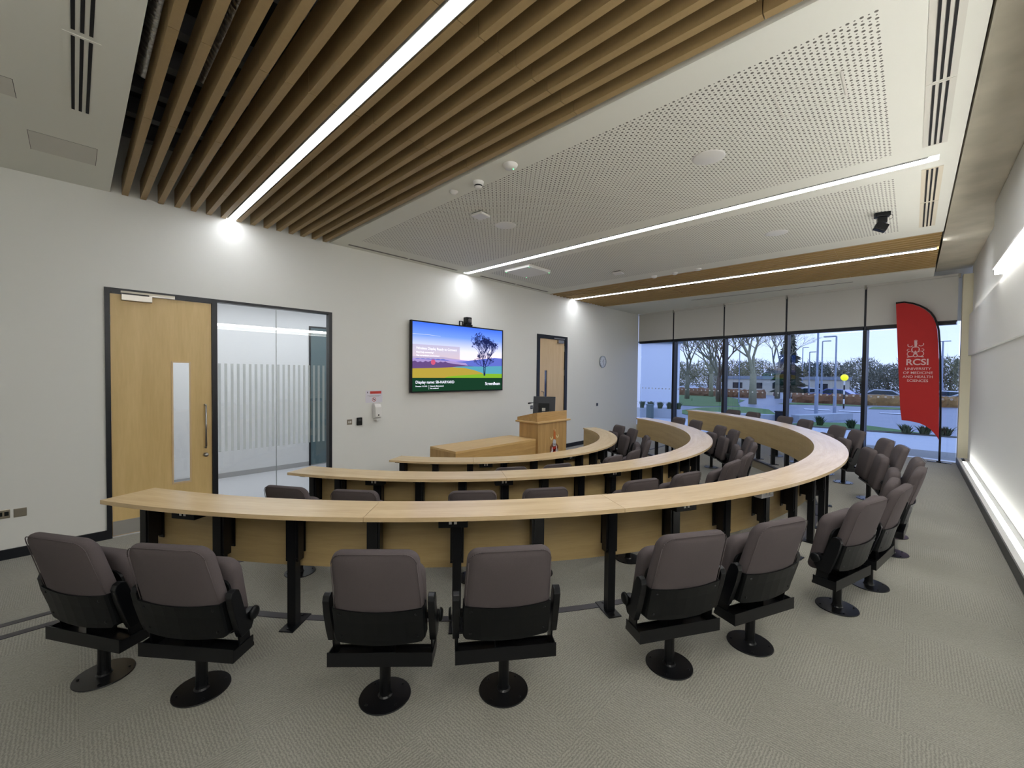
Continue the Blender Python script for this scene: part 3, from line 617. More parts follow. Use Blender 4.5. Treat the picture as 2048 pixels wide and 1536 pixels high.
# ------------------------------------------------------------------ lectern and cabinet
cab = thing('low_cabinet', 'long low oak cabinet extending left of the lectern', 'cabinet', (3.687, 4.60, ZF))
cw, cd, chh = 1.725, .612, .758
link('top', Bx(((0, 0, chh-.028), (cw, cd, chh))), M_oaktop, cab)
link('front_panel', Bx(((.0, 0, .0), (cw, .022, chh-.0285))), M_oakh, cab)
link('end_panel', Bx(((0, .0225, .0), (.022, cd, chh-.0285))), M_oakv, cab)
link('back_panel', Bx(((.0225, cd-.02, 0), (cw, cd, chh-.0285))), M_oakh, cab)
lec = thing('lectern', 'tall oak lectern with a raised surround and painted crest on its front', 'lectern', (5.415, 4.552, ZF))
lw, ld, lh = .80, .43, .75-ZF
link('body', Bx(((0, 0, .0), (lw, .022, lh-.03)), ((0, .0225, 0), (.022, ld, lh-.03)), ((lw-.022, .0225, 0), (lw, ld, lh-.03)), ((.0225, ld-.02, .0), (lw-.0225, ld, lh-.03))), M_oakv, lec)
link('ledge', bevel(Bx(((-.06, -.045, lh-.0295), (lw+.075, ld+.045, lh))), .008, 2), M_oaktop, lec)
bm = bmesh.new()
z0, zf, zbk = lh+.0005, lh+.155, lh+.055
y0, y1 = -.005, ld+.02; x0, x1 = -.035, lw+.0
for (a, b) in (((x0, y0, zf, zf), (x1, y0+.02, zf, zf)),):
    box(bm, (x0, y0, z0), (x1, y0+.02, zf))
prism(bm, [(y0+.0205, z0), (y1, z0), (y1, zbk), (y0+.0205, zf)], x0, x0+.02, YZX); prism(bm, [(y0+.0205, z0), (y1, z0), (y1, zbk), (y0+.0205, zf)], x1-.02, x1, YZX)
link('surround', bm, M_oakh, lec)
# painted crest
cr = bpy.data.objects.new('crest', None); C.objects.link(cr); cr.parent = lec; cr.location = (.445, -.001, .34)
def plate2(name, polys, m, parent, y0=-.004, y1=0.):
    bm = bmesh.new()
    for pts in polys: prism(bm, pts, y0, y1, XZY)
    return link(name, bm, m, parent)
def ell(cx, cz, rx, rz, n=16, a0=0): return [(cx+rx*cos(2*pi*i/n+a0), cz+rz*sin(2*pi*i/n+a0)) for i in range(n)]
def arcb(cx, cz, r, w, a0, a1, n=10):
    o = [(cx+(r+w/2)*cos(radians(a0+(a1-a0)*i/n)), cz+(r+w/2)*sin(radians(a0+(a1-a0)*i/n))) for i in range(n+1)]
    return o+[(cx+(r-w/2)*cos(radians(a1-(a1-a0)*i/n)), cz+(r-w/2)*sin(radians(a1-(a1-a0)*i/n))) for i in range(n+1)]
plate2('mantle', [[(-.12, .10), (.125, .10), (.12, .24), (.06, .30), (-.06, .30), (-.12, .25)]], mat('crest_brown', (.14, .05, .02), .5), cr, -.002, 0)
plate2('supporter', [[(-.115, .085), (-.085, .09), (-.075, .17), (-.095, .165)], [(-.07, .10), (-.035, .11), (-.04, .22), (-.06, .24), (-.075, .20)], [(.04, .11), (.075, .115), (.07, .25), (.05, .255), (.04, .2)], [(.085, .11), (.12, .11), (.105, .19), (.095, .2)]], mat('crest_white', (.66, .66, .68), .5), cr, -.005, -.0022)
plate2('helmet', [ell(0, .325, .045, .055), [(-.05, .29), (.05, .29), (.03, .25), (-.03, .25)]], mat('crest_silver', (.50, .49, .52), .4), cr, -.006, -.0022)
plate2('red_cross', [[(-.03, .08), (0, .12), (.03, .08), (.03, .24), (0, .19), (-.03, .24)], [(-.05, .2), (-.02, .16), (.02, .16), (.05, .2), (.05, .24), (-.05, .24)]], mat('crest_red', (.45, .03, .02), .5), cr, -.0075, -.0062)
plate2('plume', [[(-.02, .38), (.035, .36), (.03, .48), (.012, .54), (-.018, .54), (-.025, .46)]], mat('crest_orange', (.52, .14, .03), .5), cr, -.006, -.0002)
plate2('horns', [arcb(-.085, .415, .033, .02, 170, 370), arcb(.085, .435, .033, .02, 170, 370), ell(.012, .53, .012, .022)], mat('crest_gold', (.66, .56, .30), .45), cr, -.006, -.0002)
plate2('scroll', [[(-.13, .045), (-.06, .06), (0, .05), (.07, .07), (.13, .08), (.13, .05), (.07, .035), (0, .015), (-.06, .03), (-.13, .01)]], mat('crest_scroll', (.38, .26, .10), .5), cr, -.004, -.0002)
plate2('orb', [ell(0, .10, .025, .025)], MATS['crest_white'], cr, -.009, -.0077)
# monitor, microphone on lectern
t = thing('monitor', 'black desktop monitor seen from behind on the lectern', 'monitor', (5.84, 4.78, .7505), radians(-58))
bm = bevel(Bx(((-.20, -.016, .06), (.20, .016, .41))), .005); bmesh.ops.rotate(bm, cent=(0, 0, .06), matrix=Matrix.Rotation(radians(-14), 3, 'X'), verts=bm.verts[:]); link('case', bm, mat('monitor_black', (.012, .014, .018), .3), t)
bm = bmesh.new(); box(bm, (-.10, -.05, .12), (.10, -.018, .28)); bmesh.ops.rotate(bm, cent=(0, 0, .06), matrix=Matrix.Rotation(radians(-14), 3, 'X'), verts=bm.verts[:]); link('rear_housing', bm, M_plate, t)
link('stand', Bx(((-.03, -.03, .012), (.03, -.016, .20)), ((-.11, -.09, 0), (.11, .07, .012))), mat('stand_grey', (.45, .43, .38), .4), t)
t = thing('document_camera', 'slim pale upright device beside the monitor on the lectern', 'device', (6.03, 4.78, .7505), radians(-20))
link('arm', Bx(((-.02, -.012, .012), (.02, .012, .38))), mat('device_pale', (.52, .48, .40), .4), t); link('base', Bx(((-.06, -.06, 0), (.06, .06, .012))), M_plate, t)
bm = bmesh.new(); polytube(bm, [(.03, 0, .33), (.075, 0, .22), (.10, 0, .10), (.12, 0, .01)], .004, 6); link('cable', bm, M_black, t)
t = thing('microphone', 'thin black gooseneck microphone reaching left over the lectern', 'microphone', (5.60, 4.70, .7505))
bm = bmesh.new(); polytube(bm, [(0, 0, 0), (.0, 0, .12), (-.01, 0, .22), (-.05, -.01, .29), (-.14, -.02, .315), (-.22, -.03, .318)], .005, 8); link('gooseneck', bm, M_black, t)
bm = bmesh.new(); tube(bm, (-.222, -.03, .318), (-.32, -.045, .314), .010, .013, 10); link('capsule', bm, M_black, t, smooth=True)

# ------------------------------------------------------------------ curved desks
def arc_slab(bm, R0, R1, a0, a1, z0, z1, step=1.6):
    n = max(2, int(round((a1-a0)/step))); uv = bm.loops.layers.uv.verify()
    rows = []
    for i in range(n+1):
        a = a0+(a1-a0)*i/n
        rows.append((a, [bm.verts.new(P(a, R0, z0)), bm.verts.new(P(a, R1, z0)), bm.verts.new(P(a, R1, z1)), bm.verts.new(P(a, R0, z1))]))
    off = random.uniform(0, 40)
    def F(vs, uvs):
        f = bm.faces.new(vs)
        for l, q in zip(f.loops, uvs): l[uv].uv = q
    Rm = (R0+R1)/2
    for (aa, r), (ab, s) in zip(rows, rows[1:]):
        u0, u1 = radians(aa)*Rm+off, radians(ab)*Rm+off
        F((r[3], r[2], s[2], s[3]), ((u0, R0), (u0, R1), (u1, R1), (u1, R0)))
        F((r[1], r[0], s[0], s[1]), ((u0, R1), (u0, R0), (u1, R0), (u1, R1)))
        F((r[0], r[3], s[3], s[0]), ((u0, z0+7), (u0, z1+7), (u1, z1+7), (u1, z0+7)))
        F((r[2], r[1], s[1], s[2]), ((u0, z1+9), (u0, z0+9), (u1, z0+9), (u1, z1+9)))
    for (a, r) in (rows[0], rows[-1]): F(r, ((0, 0), (.3, 0), (.3, .02), (0, .02)))
def curved_desk(label, R, zf, a0, a1, seams, posts, boxes):
    t = thing('curved_desk', label, 'desk', (0, 0, 0), 0, 'curved maple desks of the horseshoe')
    cuts = [a0]+seams+[a1]; g = .0012/R*57.3
    for p, q in zip(cuts, cuts[1:]):
        bm = bmesh.new(); arc_slab(bm, R, R+DW, p+(g if p != a0 else 0), q-(g if q != a1 else 0), zf+HD-.025, zf+HD); link('desktop', bm, M_desk, t)
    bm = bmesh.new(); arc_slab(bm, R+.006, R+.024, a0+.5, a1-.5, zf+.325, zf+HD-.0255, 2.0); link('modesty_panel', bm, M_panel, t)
    bm = bmesh.new(); arc_slab(bm, R+.045, R+.075, a0+1.2, a1-1.2, zf+HD-.05, zf+HD-.026, 2.0); link('support_rail', bm, M_black, t)
    # one leg mesh in local coordinates: x tangential, y outward
    bm = Bx(((-.026, -.022, .008), (.026, .030, .70)), ((-.040, -.034, .40), (-.0265, .022, .70)), ((.0265, -.034, .40), (.040, .022, .70)), ((-.022, -.086, .42), (.022, -.080, .69)), ((-.012, -.0795, .44), (.012, -.0225, .68)), ((-.03, -.07, .70), (.03, .155, .7135)))
    for sx in (-1, 1):
        lathe(bm, [(0, .003), (.006, .002), (.006, -.002)], 8, Matrix.Translation((sx*.033, .024, .415)) @ Matrix.Rotation(radians(-90), 4, 'X'))
    leg = link('leg', bm, M_black, t)
    bm = bevel(Bx(((-.045, -.11, .0003), (.045, .085, .008))), .002)
    for sx, sy in ((-.0, -.085), (.0, .062)): lathe(bm, [(0, .014), (.008, .013), (.009, .008)], 8, Matrix.Translation((sx, sy, 0)))
    fp = link('foot_plate', bm, M_black, leg)
    for i, a in enumerate(posts):
        o, f = (leg, fp) if i == 0 else (leg.copy(), fp.copy())
        if i: C.objects.link(o); C.objects.link(f); f.parent = o
        o.location = P(a, R+.112, zf); o.rotation_euler = (0, 0, radians(a-90))
    for i, a in enumerate(boxes):
        e = bpy.data.objects.new('power_box', None); C.objects.link(e); e.parent = t; e.location = P(a, R+.205, zf+HD-.026); e.rotation_euler = (0, 0, radians(a-90))
        link('casing', bevel(Bx(((-.085, -.05, -.062), (.085, .03, -.0005))), .004), M_plate, e)
        link('socket_face', Bx(((-.022, .0302, -.040), (-.006, .032, -.015)), ((.008, .0302, -.040), (.024, .032, -.015))), M_white, e)
    return t
curved_desk('outermost and largest curved maple desk, nearest the camera, on black legs', R3, 0, 206.05, 335.2, [223.8, 239.3, 255.1, 270.7, 286.3, 302.0, 317.7], [207.2]+[270.6+5.2*k for k in range(-11, 12)]+[334.0], [211.9, 228.8, 244.6, 292, 313])
curved_desk('middle curved maple desk of the three nested rows', R3-DR, -ST, 205.7, 335.3, [234.5, 256.0, 277.6, 299.2, 320], [207.6]+[211.7+5.75*k for k in range(22)]+[333.4], [217.6, 234.4, 251.0, 300])
curved_desk('innermost and smallest curved maple desk, in front of the lectern', R3-2*DR, -2*ST, 208.5, 332.4, [231.2, 270.4, 308.3], [210.4+9.95*k for k in range(13)], [234.6, 262, 285])
# white socket block under the outer desk
t = thing('socket_strip', 'clear-fronted white socket strip fixed beneath the outermost desk edge on the right', 'socket', P(252.6, R3+.235, HD-.028), radians(252.6-90))
link('casing', bevel(Bx(((-.075, -.03, -.052), (.075, .03, -.0005))), .004), mat('pale_plastic', (.50, .49, .50), .3), t)
link('plug', Bx(((-.05, .031, -.03), (-.02, .036, -.008)), ((.0, .031, -.03), (.02, .036, -.008)), ((.045, .031, -.022), (.06, .036, -.006))), M_white, t)

# ------------------------------------------------------------------ tip-up chairs
def lean(z): return .050+(z-.30)*.265
def make_chair():
    t = bpy.data.objects.new('lecture_chair', None); C.objects.link(t); t.empty_display_size = .1
    bp = link('base_plate', lathe(bmesh.new(), [(0, .0003), (.119, .0003), (.121, .003), (.119, .007), (.03, .009), (0, .009)], 40), M_black, t, smooth=False)
    bb = lathe(bmesh.new(), [(0, .010), (.005, .009), (.006, 0.004), (0, .004)], 8); bo = link('bolt', bb, M_black, bp)
    for i in range(4):
        o = bo if i == 0 else bo.copy()
        if i: C.objects.link(o); o.parent = bp
        o.location = (.097*cos(radians(45+90*i)), .097*sin(radians(45+90*i)), .0045)
    link('pedestal', lathe(bmesh.new(), [(0, .009), (.034, .009), (.028, .016), (.0255, .03), (.0255, .207), (0, .207)], 20), M_black, t, smooth=False)
    # seat beam: open tray
    link('beam', Bx(((-.239, .088, .207), (.239, .093, .272)), ((-.239, -.045, .207), (.239, -.040, .224)), ((-.239, -.040, .207), (.239, .088, .212)), ((-.239, -.040, .212), (-.234, .088, .262)), ((.234, -.040, .212), (.239, .088, .262)), ((-.045, -.03, .212), (.045, .045, .30))), M_black, t)
    for s in (-1, 1):
        bm = bmesh.new()
        prism(bm, [(-.035, .212), (.033, .212), (.050, .318), (-.018, .335)], .2245, .2335, YZX)
        prism(bm, [(-.046, .372), (-.030, .345), (-.014, .312), (.052, .305), (.072, .36), (.103, .46), (.116, .520), (.108, .543), (.088, .551), (.068, .543), (.056, .515), (.020, .40), (-.034, .405), (-.047, .392)], .220, .251, YZX)
        if s < 0: bmesh.ops.transform(bm, matrix=Matrix.Scale(-1, 4, (1, 0, 0)), verts=bm.verts[:])
        bevel(bm, .0035, 2); st = link('arm_stanchion', bm, M_black, t)
        bm = lathe(bmesh.new(), [(0, .014), (.022, .0135), (.030, .009), (.032, 0), (0, 0)], 24, Matrix.Translation((s*.2565, -.020, .385)) @ Matrix.Rotation(radians(90)*s, 4, 'Y')); link('hinge_cap', bm, M_plate, st, smooth=True)
    # backrest cushion (full height) and rear plastic shell
    def bendb(x, y, z):
        return Vector((x, lean(z)+y - .55*x*x*(1 if y > -9 else 1) + .012*((z-.5)/.3)**2, z))
    out = []
    W0, W1 = .207, .186
    for x, z in rrect(1, 1, .26, .10, 7): out.append((x*(W0+(W1-W0)*max(0, z)), .577+z*.205))
    bm = pillow(bmesh.new(), out, .080, bendb); bk = link('backrest', bm, M_fab, t, smooth=True)
    ocx = sum(q[0] for q in out)/len(out); ocz = sum(q[1] for q in out)/len(out)
    wp_ = [bendb(ocx+(x-ocx)*.965, .0335, ocz+(z-ocz)*.965) for x, z in out]; wp_.append(wp_[0])
    link('piping', polytube(bmesh.new(), wp_, .0022, 5), M_fab, bk, smooth=True)
    bm = bmesh.new(); zs = [.324, .337, .37, .43, .497]
    def prof(z):
        w = .205 - (.010 if z < .33 else 0); pts = []
        for x in (-1, -1, -.98, -.9, -.6, -.3, 0, .3, .6, .9, .98, 1, 1):
            pts.append((x*w, 0))
        P_ = []
        for i, (x, _) in enumerate(pts):
            y = lean(z)+.047-.50*x*x+.012*((z-.5)/.3)**2
            if i in (0, 12): y -= .070
            if i in (1, 11): y -= .012
            P_.append((x, y))
        inner = [(x*.965, y-.008) for x, y in P_][::-1]
        zz = [z + (.010*(1-(x/w)**2) if z < .33 else 0)*-1 + (-.010*(1-(x/w)**2) if z > .48 else 0) for x, _ in P_]
        return [(x, y, q) for (x, y), q in zip(P_, zz)]+[(x, y, q) for (x, y), q in zip(inner, zz[::-1])]
    rows = [[bm.verts.new(c) for c in prof(z)] for z in zs[:5]]
    for a, b in zip(rows, rows[1:]):
        n = len(a)
        for i in range(n): bm.faces.new((a[i], a[(i+1) % n], b[(i+1) % n], b[i]))
    for r, rev in ((rows[0], 1), (rows[-1], 0)):
        n = len(r)
        for i in range(n//2-1):
            q = (r[i], r[i+1], r[n-2-i], r[n-1-i]); bm.faces.new(q if rev else q[::-1])
    bs = link('back_shell', bm, M_plate, t)
    sc0 = link('screw', lathe(bmesh.new(), [(0, .004), (.006, .003), (.007, 0)], 8, Matrix.Rotation(radians(-90), 4, 'X')), M_black, bs)
    for i, (sx, z) in enumerate(((-1, .355), (1, .355), (-1, .470), (1, .470))):
        o = sc0 if i == 0 else sc0.copy()
        if i: C.objects.link(o); o.parent = bs
        o.location = (sx*.170, lean(z)+.047-.5*.170**2+.012*((z-.5)/.3)**2, z)
    
    # tipped-up seat
    def bends(x, y, z): return Vector((x, -.068+(z-.26)*.20+y-.25*x*x, z))
    out = [(x*.188, .465+z*.190) for x, z in rrect(1, 1, .34, .14, 7)]
    seat = link('seat', pillow(bmesh.new(), out, .092, bends), M_fab, t, smooth=True)
    bm = bmesh.new(); prism(bm, [(x*.172, .42+z*.15) for x, z in rrect(1, 1, .3, .3, 5)], 0, .012)
    for v in bm.verts: v.co = Vector((v.co.x, -.068+(v.co.y-.26)*.20+.036+v.co.z, v.co.y))
    link('seat_pan', bm, M_plate, t)
    link('seat_hinge', Bx(((-.216, -.035, .370), (-.165, -.012, .400)), ((.165, -.035, .370), (.216, -.012, .400))), M_black, t)
    return t
chair0 = make_chair(); used = [False]
def chair(a, R, z, label, group, dr=0):
    o = chair0 if not used[0] else dup(chair0); used[0] = True
    o.location = P(a, R, z); o.rotation_euler = (0, 0, radians(a-90+dr)); tag(o, label, 'chair', group); return o
def seatname(i, n, row, anchor_l, anchor_r):
    if i < n//2: return 'grey-brown tip-up chair of the %s row, %s from the %s' % (row, ORD[i], anchor_l)
    return 'grey-brown tip-up chair of the %s row, %s from the %s' % (row, ORD[n-1-i], anchor_r)
G3, G2, G1 = 'tip-up chairs behind the outermost desk', 'tip-up chairs behind the middle desk', 'tip-up chairs behind the innermost desk'
RCH = 6.045
for i in range(18):
    k, s = divmod(i, 2)
    chair(214.7+13.98*k+(-2.7 if s == 0 else 2.7), RCH, 0, seatname(i, 18, 'outermost', 'door end', 'window end'), G3, dr=(-1.0 if s == 0 else 1.0))
for i in range(14):
    k, s = divmod(i, 2)
    chair(215.3+18.43*k+(-3.6 if s == 0 else 3.6), RCH-DR, -ST, seatname(i, 14, 'middle', 'door end', 'window end'), G2)
for i in range(8):
    k, s = divmod(i, 2)
    chair(243.6+27.2*k+(-5.2 if s == 0 else 5.2), RCH-2*DR, -2*ST, seatname(i, 8, 'innermost', 'camera side', 'window end'), G1)

# ------------------------------------------------------------------ window wall
UD = (WA-WB); UL = UD.length; UD.normalize(); UA = math.atan2(UD.y, UD.x); SU = UD.y
def uy(y): return (y-WB.y)/SU
MU = [uy(y) for y in (5.10, 3.64, 2.185, .735)]
edges = [UL-.03]+MU+[uy(-.60)]
ww = structure_root('wall_windows', WB); ww.rotation_euler = (0, 0, UA)
link('head_wall', Bx(((-.2, -.30, 2.64), (UL+.1, -.17, ZT))), M_wall, ww)
link('sill_strip', Bx(((-.2, -.19, -.02), (UL, -.005, .002))), mat('sill_metal', (.45, .47, .50), .35, metal=.5), ww)
link('plinth', Bx(((-.2, -.19, -.36), (UL, -.01, -.021))), M_conc, ww)
for i in range(5):
    w = structure_root('window_%d' % (i+1), WB); w.rotation_euler = (0, 0, UA)
    b, a = edges[i], edges[i+1]      # b larger u (left in view)
    link('pane', Bx(((a+.0, -.150, 0.003), (b, -.140, 2.62))), M_glassd, w)
    link('mullion', Bx(((a-.030, -.139, 0.003), (a+.035, -.012, 2.55)), ((a-.030, -.20, 0.003), (a+.035, -.151, 2.62))), M_trim, w) if i < 4 else None
    link('transom', Bx(((a+.036, -.135, 2.56), (b-.031, -.012, 2.625))), M_trim, w)
    # manifestation dots
    bm = bmesh.new(); n = int((b-a-.1)/.118)
    for j in range(n+1):
        u = a+.075+.118*j
        if u < b-.05: bmesh.ops.create_circle(bm, cap_ends=True, radius=.021, segments=14, matrix=Matrix.Translation((u, -.1385, 1.160)) @ Matrix.Rotation(radians(90), 4, 'X'))
    link('safety_dots', bm, mat('film_dots', (.62, .66, .76), .7), w)
    bl = thing('roller_blind', ['cream roller blind half lowered over the window next to the front wall', 'cream roller blind half lowered over the second window from the front wall', 'cream roller blind over the middle window, above the bare tree outside', 'cream roller blind over the window showing the street lamps and yellow beacon', 'cream roller blind over the window behind the red feather flag'][i], 'blind', WB, UA, 'roller blinds over the windows')
    link('fabric', Bx(((a+.02, .0, 2.632), (b-.02, .003, 3.44))), mat('blind_cream', (.54, .53, .50), .9), bl)
    link('bottom_bar', Bx(((a+.02, -.006, 2.607), (b-.02, .009, 2.6315))), M_trim, bl)
    link('roller', Bx(((a+.02, -.03, 3.4405), (b-.02, .035, 3.482))), mat('blind_cream', (.54, .53, .50), .9), bl)
    link('bracket', Bx(((a-.012, -.02, 3.40), (a+.017, .04, 3.482))), M_steel, bl)

for i, u in enumerate(MU): link('trim_%d' % (20+i), (lambda bm: (bmesh.ops.transform(bm, matrix=Matrix.Translation(WB) @ Matrix.Rotation(UA, 4, 'Z'), verts=bm.verts[:]), bm)[1])(Bx(((u-.018, -.10, 2.56), (u+.018, -.004, 3.44)))), M_trim, kind='structure')

# ------------------------------------------------------------------ red feather flag
FB = Vector((11.02, -.398, 0)); fl = thing('feather_flag', 'tall red feather flag with white crest and lettering by the windows', 'flag', FB, UA)
flp = [(.665, 3.005), (.55, 3.01), (.42, 2.965), (.33, 2.91), (.252, 2.845), (.19, 2.77), (.14, 2.68), (.105, 2.58), (.078, 2.44), (.06, 2.2), (.05, 2.0), (.035, 1.526), (.020, .9), (.012, .421), (.04, .48), (.075, .535), (.13, .61), (.199, .662), (.27, .70), (.339, .717), (.43, .732), (.530, .738), (.555, .95), (.599, 1.712), (.63, 2.3)]
bm = bmesh.new(); prism(bm, flp, -.002, .002, XZY); link('cloth', bm, mat('flag_red', (.40, .010, .009), .75, noise=.06, nscale=6), fl)
bm = bmesh.new(); pl = [(0, .02), (.0, .42), (.006, .9), (.020, 1.526), (.035, 2.0), (.046, 2.2), (.064, 2.44), (.092, 2.58), (.127, 2.69), (.178, 2.785), (.243, 2.862), (.325, 2.928), (.42, 2.982), (.55, 3.026), (.67, 3.022)]
polytube(bm, [(x-.004, 0, z) for x, z in pl], .0155, 8); link('pole', bm, M_black, fl)
link('foot', Bx(((-.16, -.03, .002), (.16, .03, .012)), ((-.03, -.03, .0125), (.03, .03, .03))), M_black, fl)
M_fw = mat('flag_white', (.62, .42, .42), .7)
fr = (radians(90), 0, pi)
for s, sz, z, b in (('RCSI', .160, 1.808, .0035), ('UNIVERSITY', .068, 1.712, .0006), ('OF MEDICINE', .068, 1.636, .0006), ('AND HEALTH', .068, 1.560, .0006), ('SCIENCES', .068, 1.484, .0006)):
    text_mesh('lettering', s, sz, (.335 if s == 'RCSI' else .325, .0032, z), fr, M_fw, fl, align='CENTER', bold=b, ext=.0004)
cz = 2.0
polys = [arcb(.365, cz+.10, .055, .012, 0, 360, 20), arcb(.365, cz-.01, .028, .014, 0, 360, 14), [(.25, cz-.03), (.335, cz-.018), (.335, cz-.034), (.25, cz-.050)], [(.48, cz-.03), (.395, cz-.018), (.395, cz-.034), (.48, cz-.050)],
         arcb(.30, cz+.02, .05, .010, 90, 270, 10), arcb(.43, cz+.02, .05, .010, -90, 90, 10), arcb(.29, cz+.20, .035, .012, 150, 330, 8), arcb(.44, cz+.19, .035, .012, 200, 390, 8),
         [(.35, cz+.16), (.38, cz+.16), (.385, cz+.24), (.375, cz+.27), (.35, cz+.265), (.342, cz+.21)], arcb(.365, cz+.26, .02, .008, -20, 200, 8), [(.32, cz+.14), (.41, cz+.14), (.40, cz+.155), (.33, cz+.155)],
         [(.31, cz+.05), (.325, cz+.05), (.32, cz+.13), (.31, cz+.12)], [(.405, cz+.05), (.42, cz+.05), (.42, cz+.12), (.41, cz+.13)], arcb(.27, cz+.09, .022, .009, 60, 300, 8), arcb(.46, cz+.09, .022, .009, -120, 120, 8), [(.345, cz+.05), (.385, cz+.05), (.365, cz+.085)], [(.335, cz+.02), (.395, cz+.02), (.385, cz+.035), (.345, cz+.035)]]
plate2('crest', polys, M_fw, fl, .0026, .0038)

# ------------------------------------------------------------------ outdoors
GZ = -.36
def ground(name, pts, z, m, kind='structure'):
    bm = bmesh.new(); bm.faces.new([bm.verts.new((x, y, z)) for x, y in pts]); o = link(name, bm, m, kind=kind)
    for p in o.data.polygons:
        if p.normal.z < 0: p.flip()
    return o
M_asph = mat('asphalt', (.19, .21, .26), .45, noise=.12, nscale=.8)
M_pave = mat('paving', (.45, .47, .50), .6, noise=.08, nscale=2)
M_grass = mat('lawn', (.085, .165, .035), .9, noise=.3, nscale=1.5)
ground('ground', [(12.0, -40), (44, -40), (44, 50), (12.0, 50)], GZ, M_asph)
ground('ground', [(44, -80), (140, -80), (140, 90), (44, 90)], -.95, M_asph)
ground('ground', [(44, -80), (44, 90), (44.01, 90), (44.01, -80)], -.8, M_asph)
ground('paving', [(11.1, -1.2), (19.2, -5.0), (19.8, 2.0), (19.4, 4.0), (18.0, 10.5), (12.4, 10.5), (12.55, 6.4)], GZ+.012, M_pave)
def grass(lab, pts, z=GZ+.02): 
    o = ground('grass', pts, z, M_grass, kind='stuff'); tag(o, lab, 'grass')
grass('green lawn around the bare trees outside the second window', [(27.2, 9.6), (29.5, 7.9), (33, 9.0), (37, 9.6), (41.5, 12), (43.5, 22), (33, 18), (27, 13)])
grass('rough green verge behind the low concrete wall', [(21.5, 5.2), (23.6, 4.6), (28.0, 6.0), (29.2, 7.6), (26.5, 9.2), (22.2, 9.2), (20.4, 7.6)])
grass('narrow grass strip in front of the low concrete wall', [(19.9, 3.6), (21.6, 3.0), (22.4, 1.9), (21.0, .3), (20.2, -.4), (19.9, 1.5)])
grass('pointed green traffic island beyond the road', [(33.6, 1.9), (36.5, 1.8), (37.0, -1.2), (34.6, .3)])
grass('green verge at the foot of the brown hedge', [(34.8, 6.9), (37.2, 6.2), (37.6, 1.9), (36.2, 2.4), (35.6, 4.6), (34.2, 6.2)])
# road markings
for lab, pts in (('white road marking arrow nearest the lamp posts', [(29.6, 4.5), (30.6, 4.7), (30.8, 3.5), (29.9, 3.3)]), ('white road marking left of the yellow beacon', [(29.6, 2.9), (30.4, 3.0), (30.8, 1.9), (30.0, 1.7)]), ('white road marking right of the yellow beacon', [(29.8, 1.2), (30.5, 1.2), (30.9, .3), (30.2, .2)])):
    tag(ground('road_marking', pts, GZ+.022, mat('road_white', (.62, .64, .68), .6), kind='x'), lab, 'road marking', 'road markings')
for o in bpy.data.objects:
    if o.get('kind') == 'x': del o['kind']
def seg_wall(name, lab, cat, p, q, h, th, m, z=GZ, group=None):
    p, q = Vector((*p, 0)), Vector((*q, 0)); d = q-p; o = link(name, Bx(((0, -th/2, 0), (d.length, th/2, h))), m); o.location = (p.x, p.y, z); o.rotation_euler = (0, 0, math.atan2(d.y, d.x)); return tag(o, lab, cat, group)
M_cw2 = mat('outdoor_concrete', (.40, .43, .46), .7, noise=.15, nscale=2)
seg_wall('low_wall', 'low concrete wall outside beneath the lamp posts', 'wall', (21.2, 3.55), (24.5, 2.05), .30, .35, M_cw2)
seg_wall('low_wall', 'low concrete wall outside behind the far chairs, left of the dark bin', 'wall', (20.0, 7.3), (20.9, 4.25), .28, .35, M_cw2)
seg_wall('low_wall', 'low pale planter wall outside the window nearest the front wall', 'wall', (18.0, 9.6), (18.75, 7.4), .42, .4, M_cw2)
def cyl_thing(name, lab, cat, x, y, r, h, m, z=GZ):
    bm = tube(bmesh.new(), (0, 0, 0), (0, 0, h), r, r, 14); o = link(name, bm, m); o.location = (x, y, z); return tag(o, lab, cat)
t = thing('litter_bin', 'dark bin standing outside against the low wall, beside the third chair window', 'bin', (20.75, 4.02, GZ)); link('body', bevel(Bx(((-.16, -.16, 0), (.16, .16, .42))), .02), M_trim, t); link('lid', bevel(Bx(((-.18, -.18, .421), (.18, .18, .47))), .01), M_trim, t)
t = thing('bollard', 'grey-green box post outside in front of the pale planter', 'post', (17.75, 8.42, GZ)); link('body', bevel(Bx(((-.12, -.12, 0), (.12, .12, .60))), .01), mat('post_green', (.07, .12, .12), .5), t); link('cap', bevel(Bx(((-.14, -.14, .601), (.14, .14, .64))), .005), mat('post_green', (.07, .12, .12), .5), t)
# neighbouring pale building
bd = thing('building', 'plain pale rendered building outside the window nearest the front wall', 'building', (22.3, 13.0, GZ), math.atan2(10.1-13.0, 25.2-22.3))
link('wall', Bx(((-6, 0, 0), (4.08, 6, 3.86))), mat('render_pale', (.78, .80, .86), .9), bd); link('roof_edge', Bx(((-6.1, -.12, 3.861), (4.2, 6.1, 3.97))), mat('roof_dark', (.10, .13, .16), .6), bd)
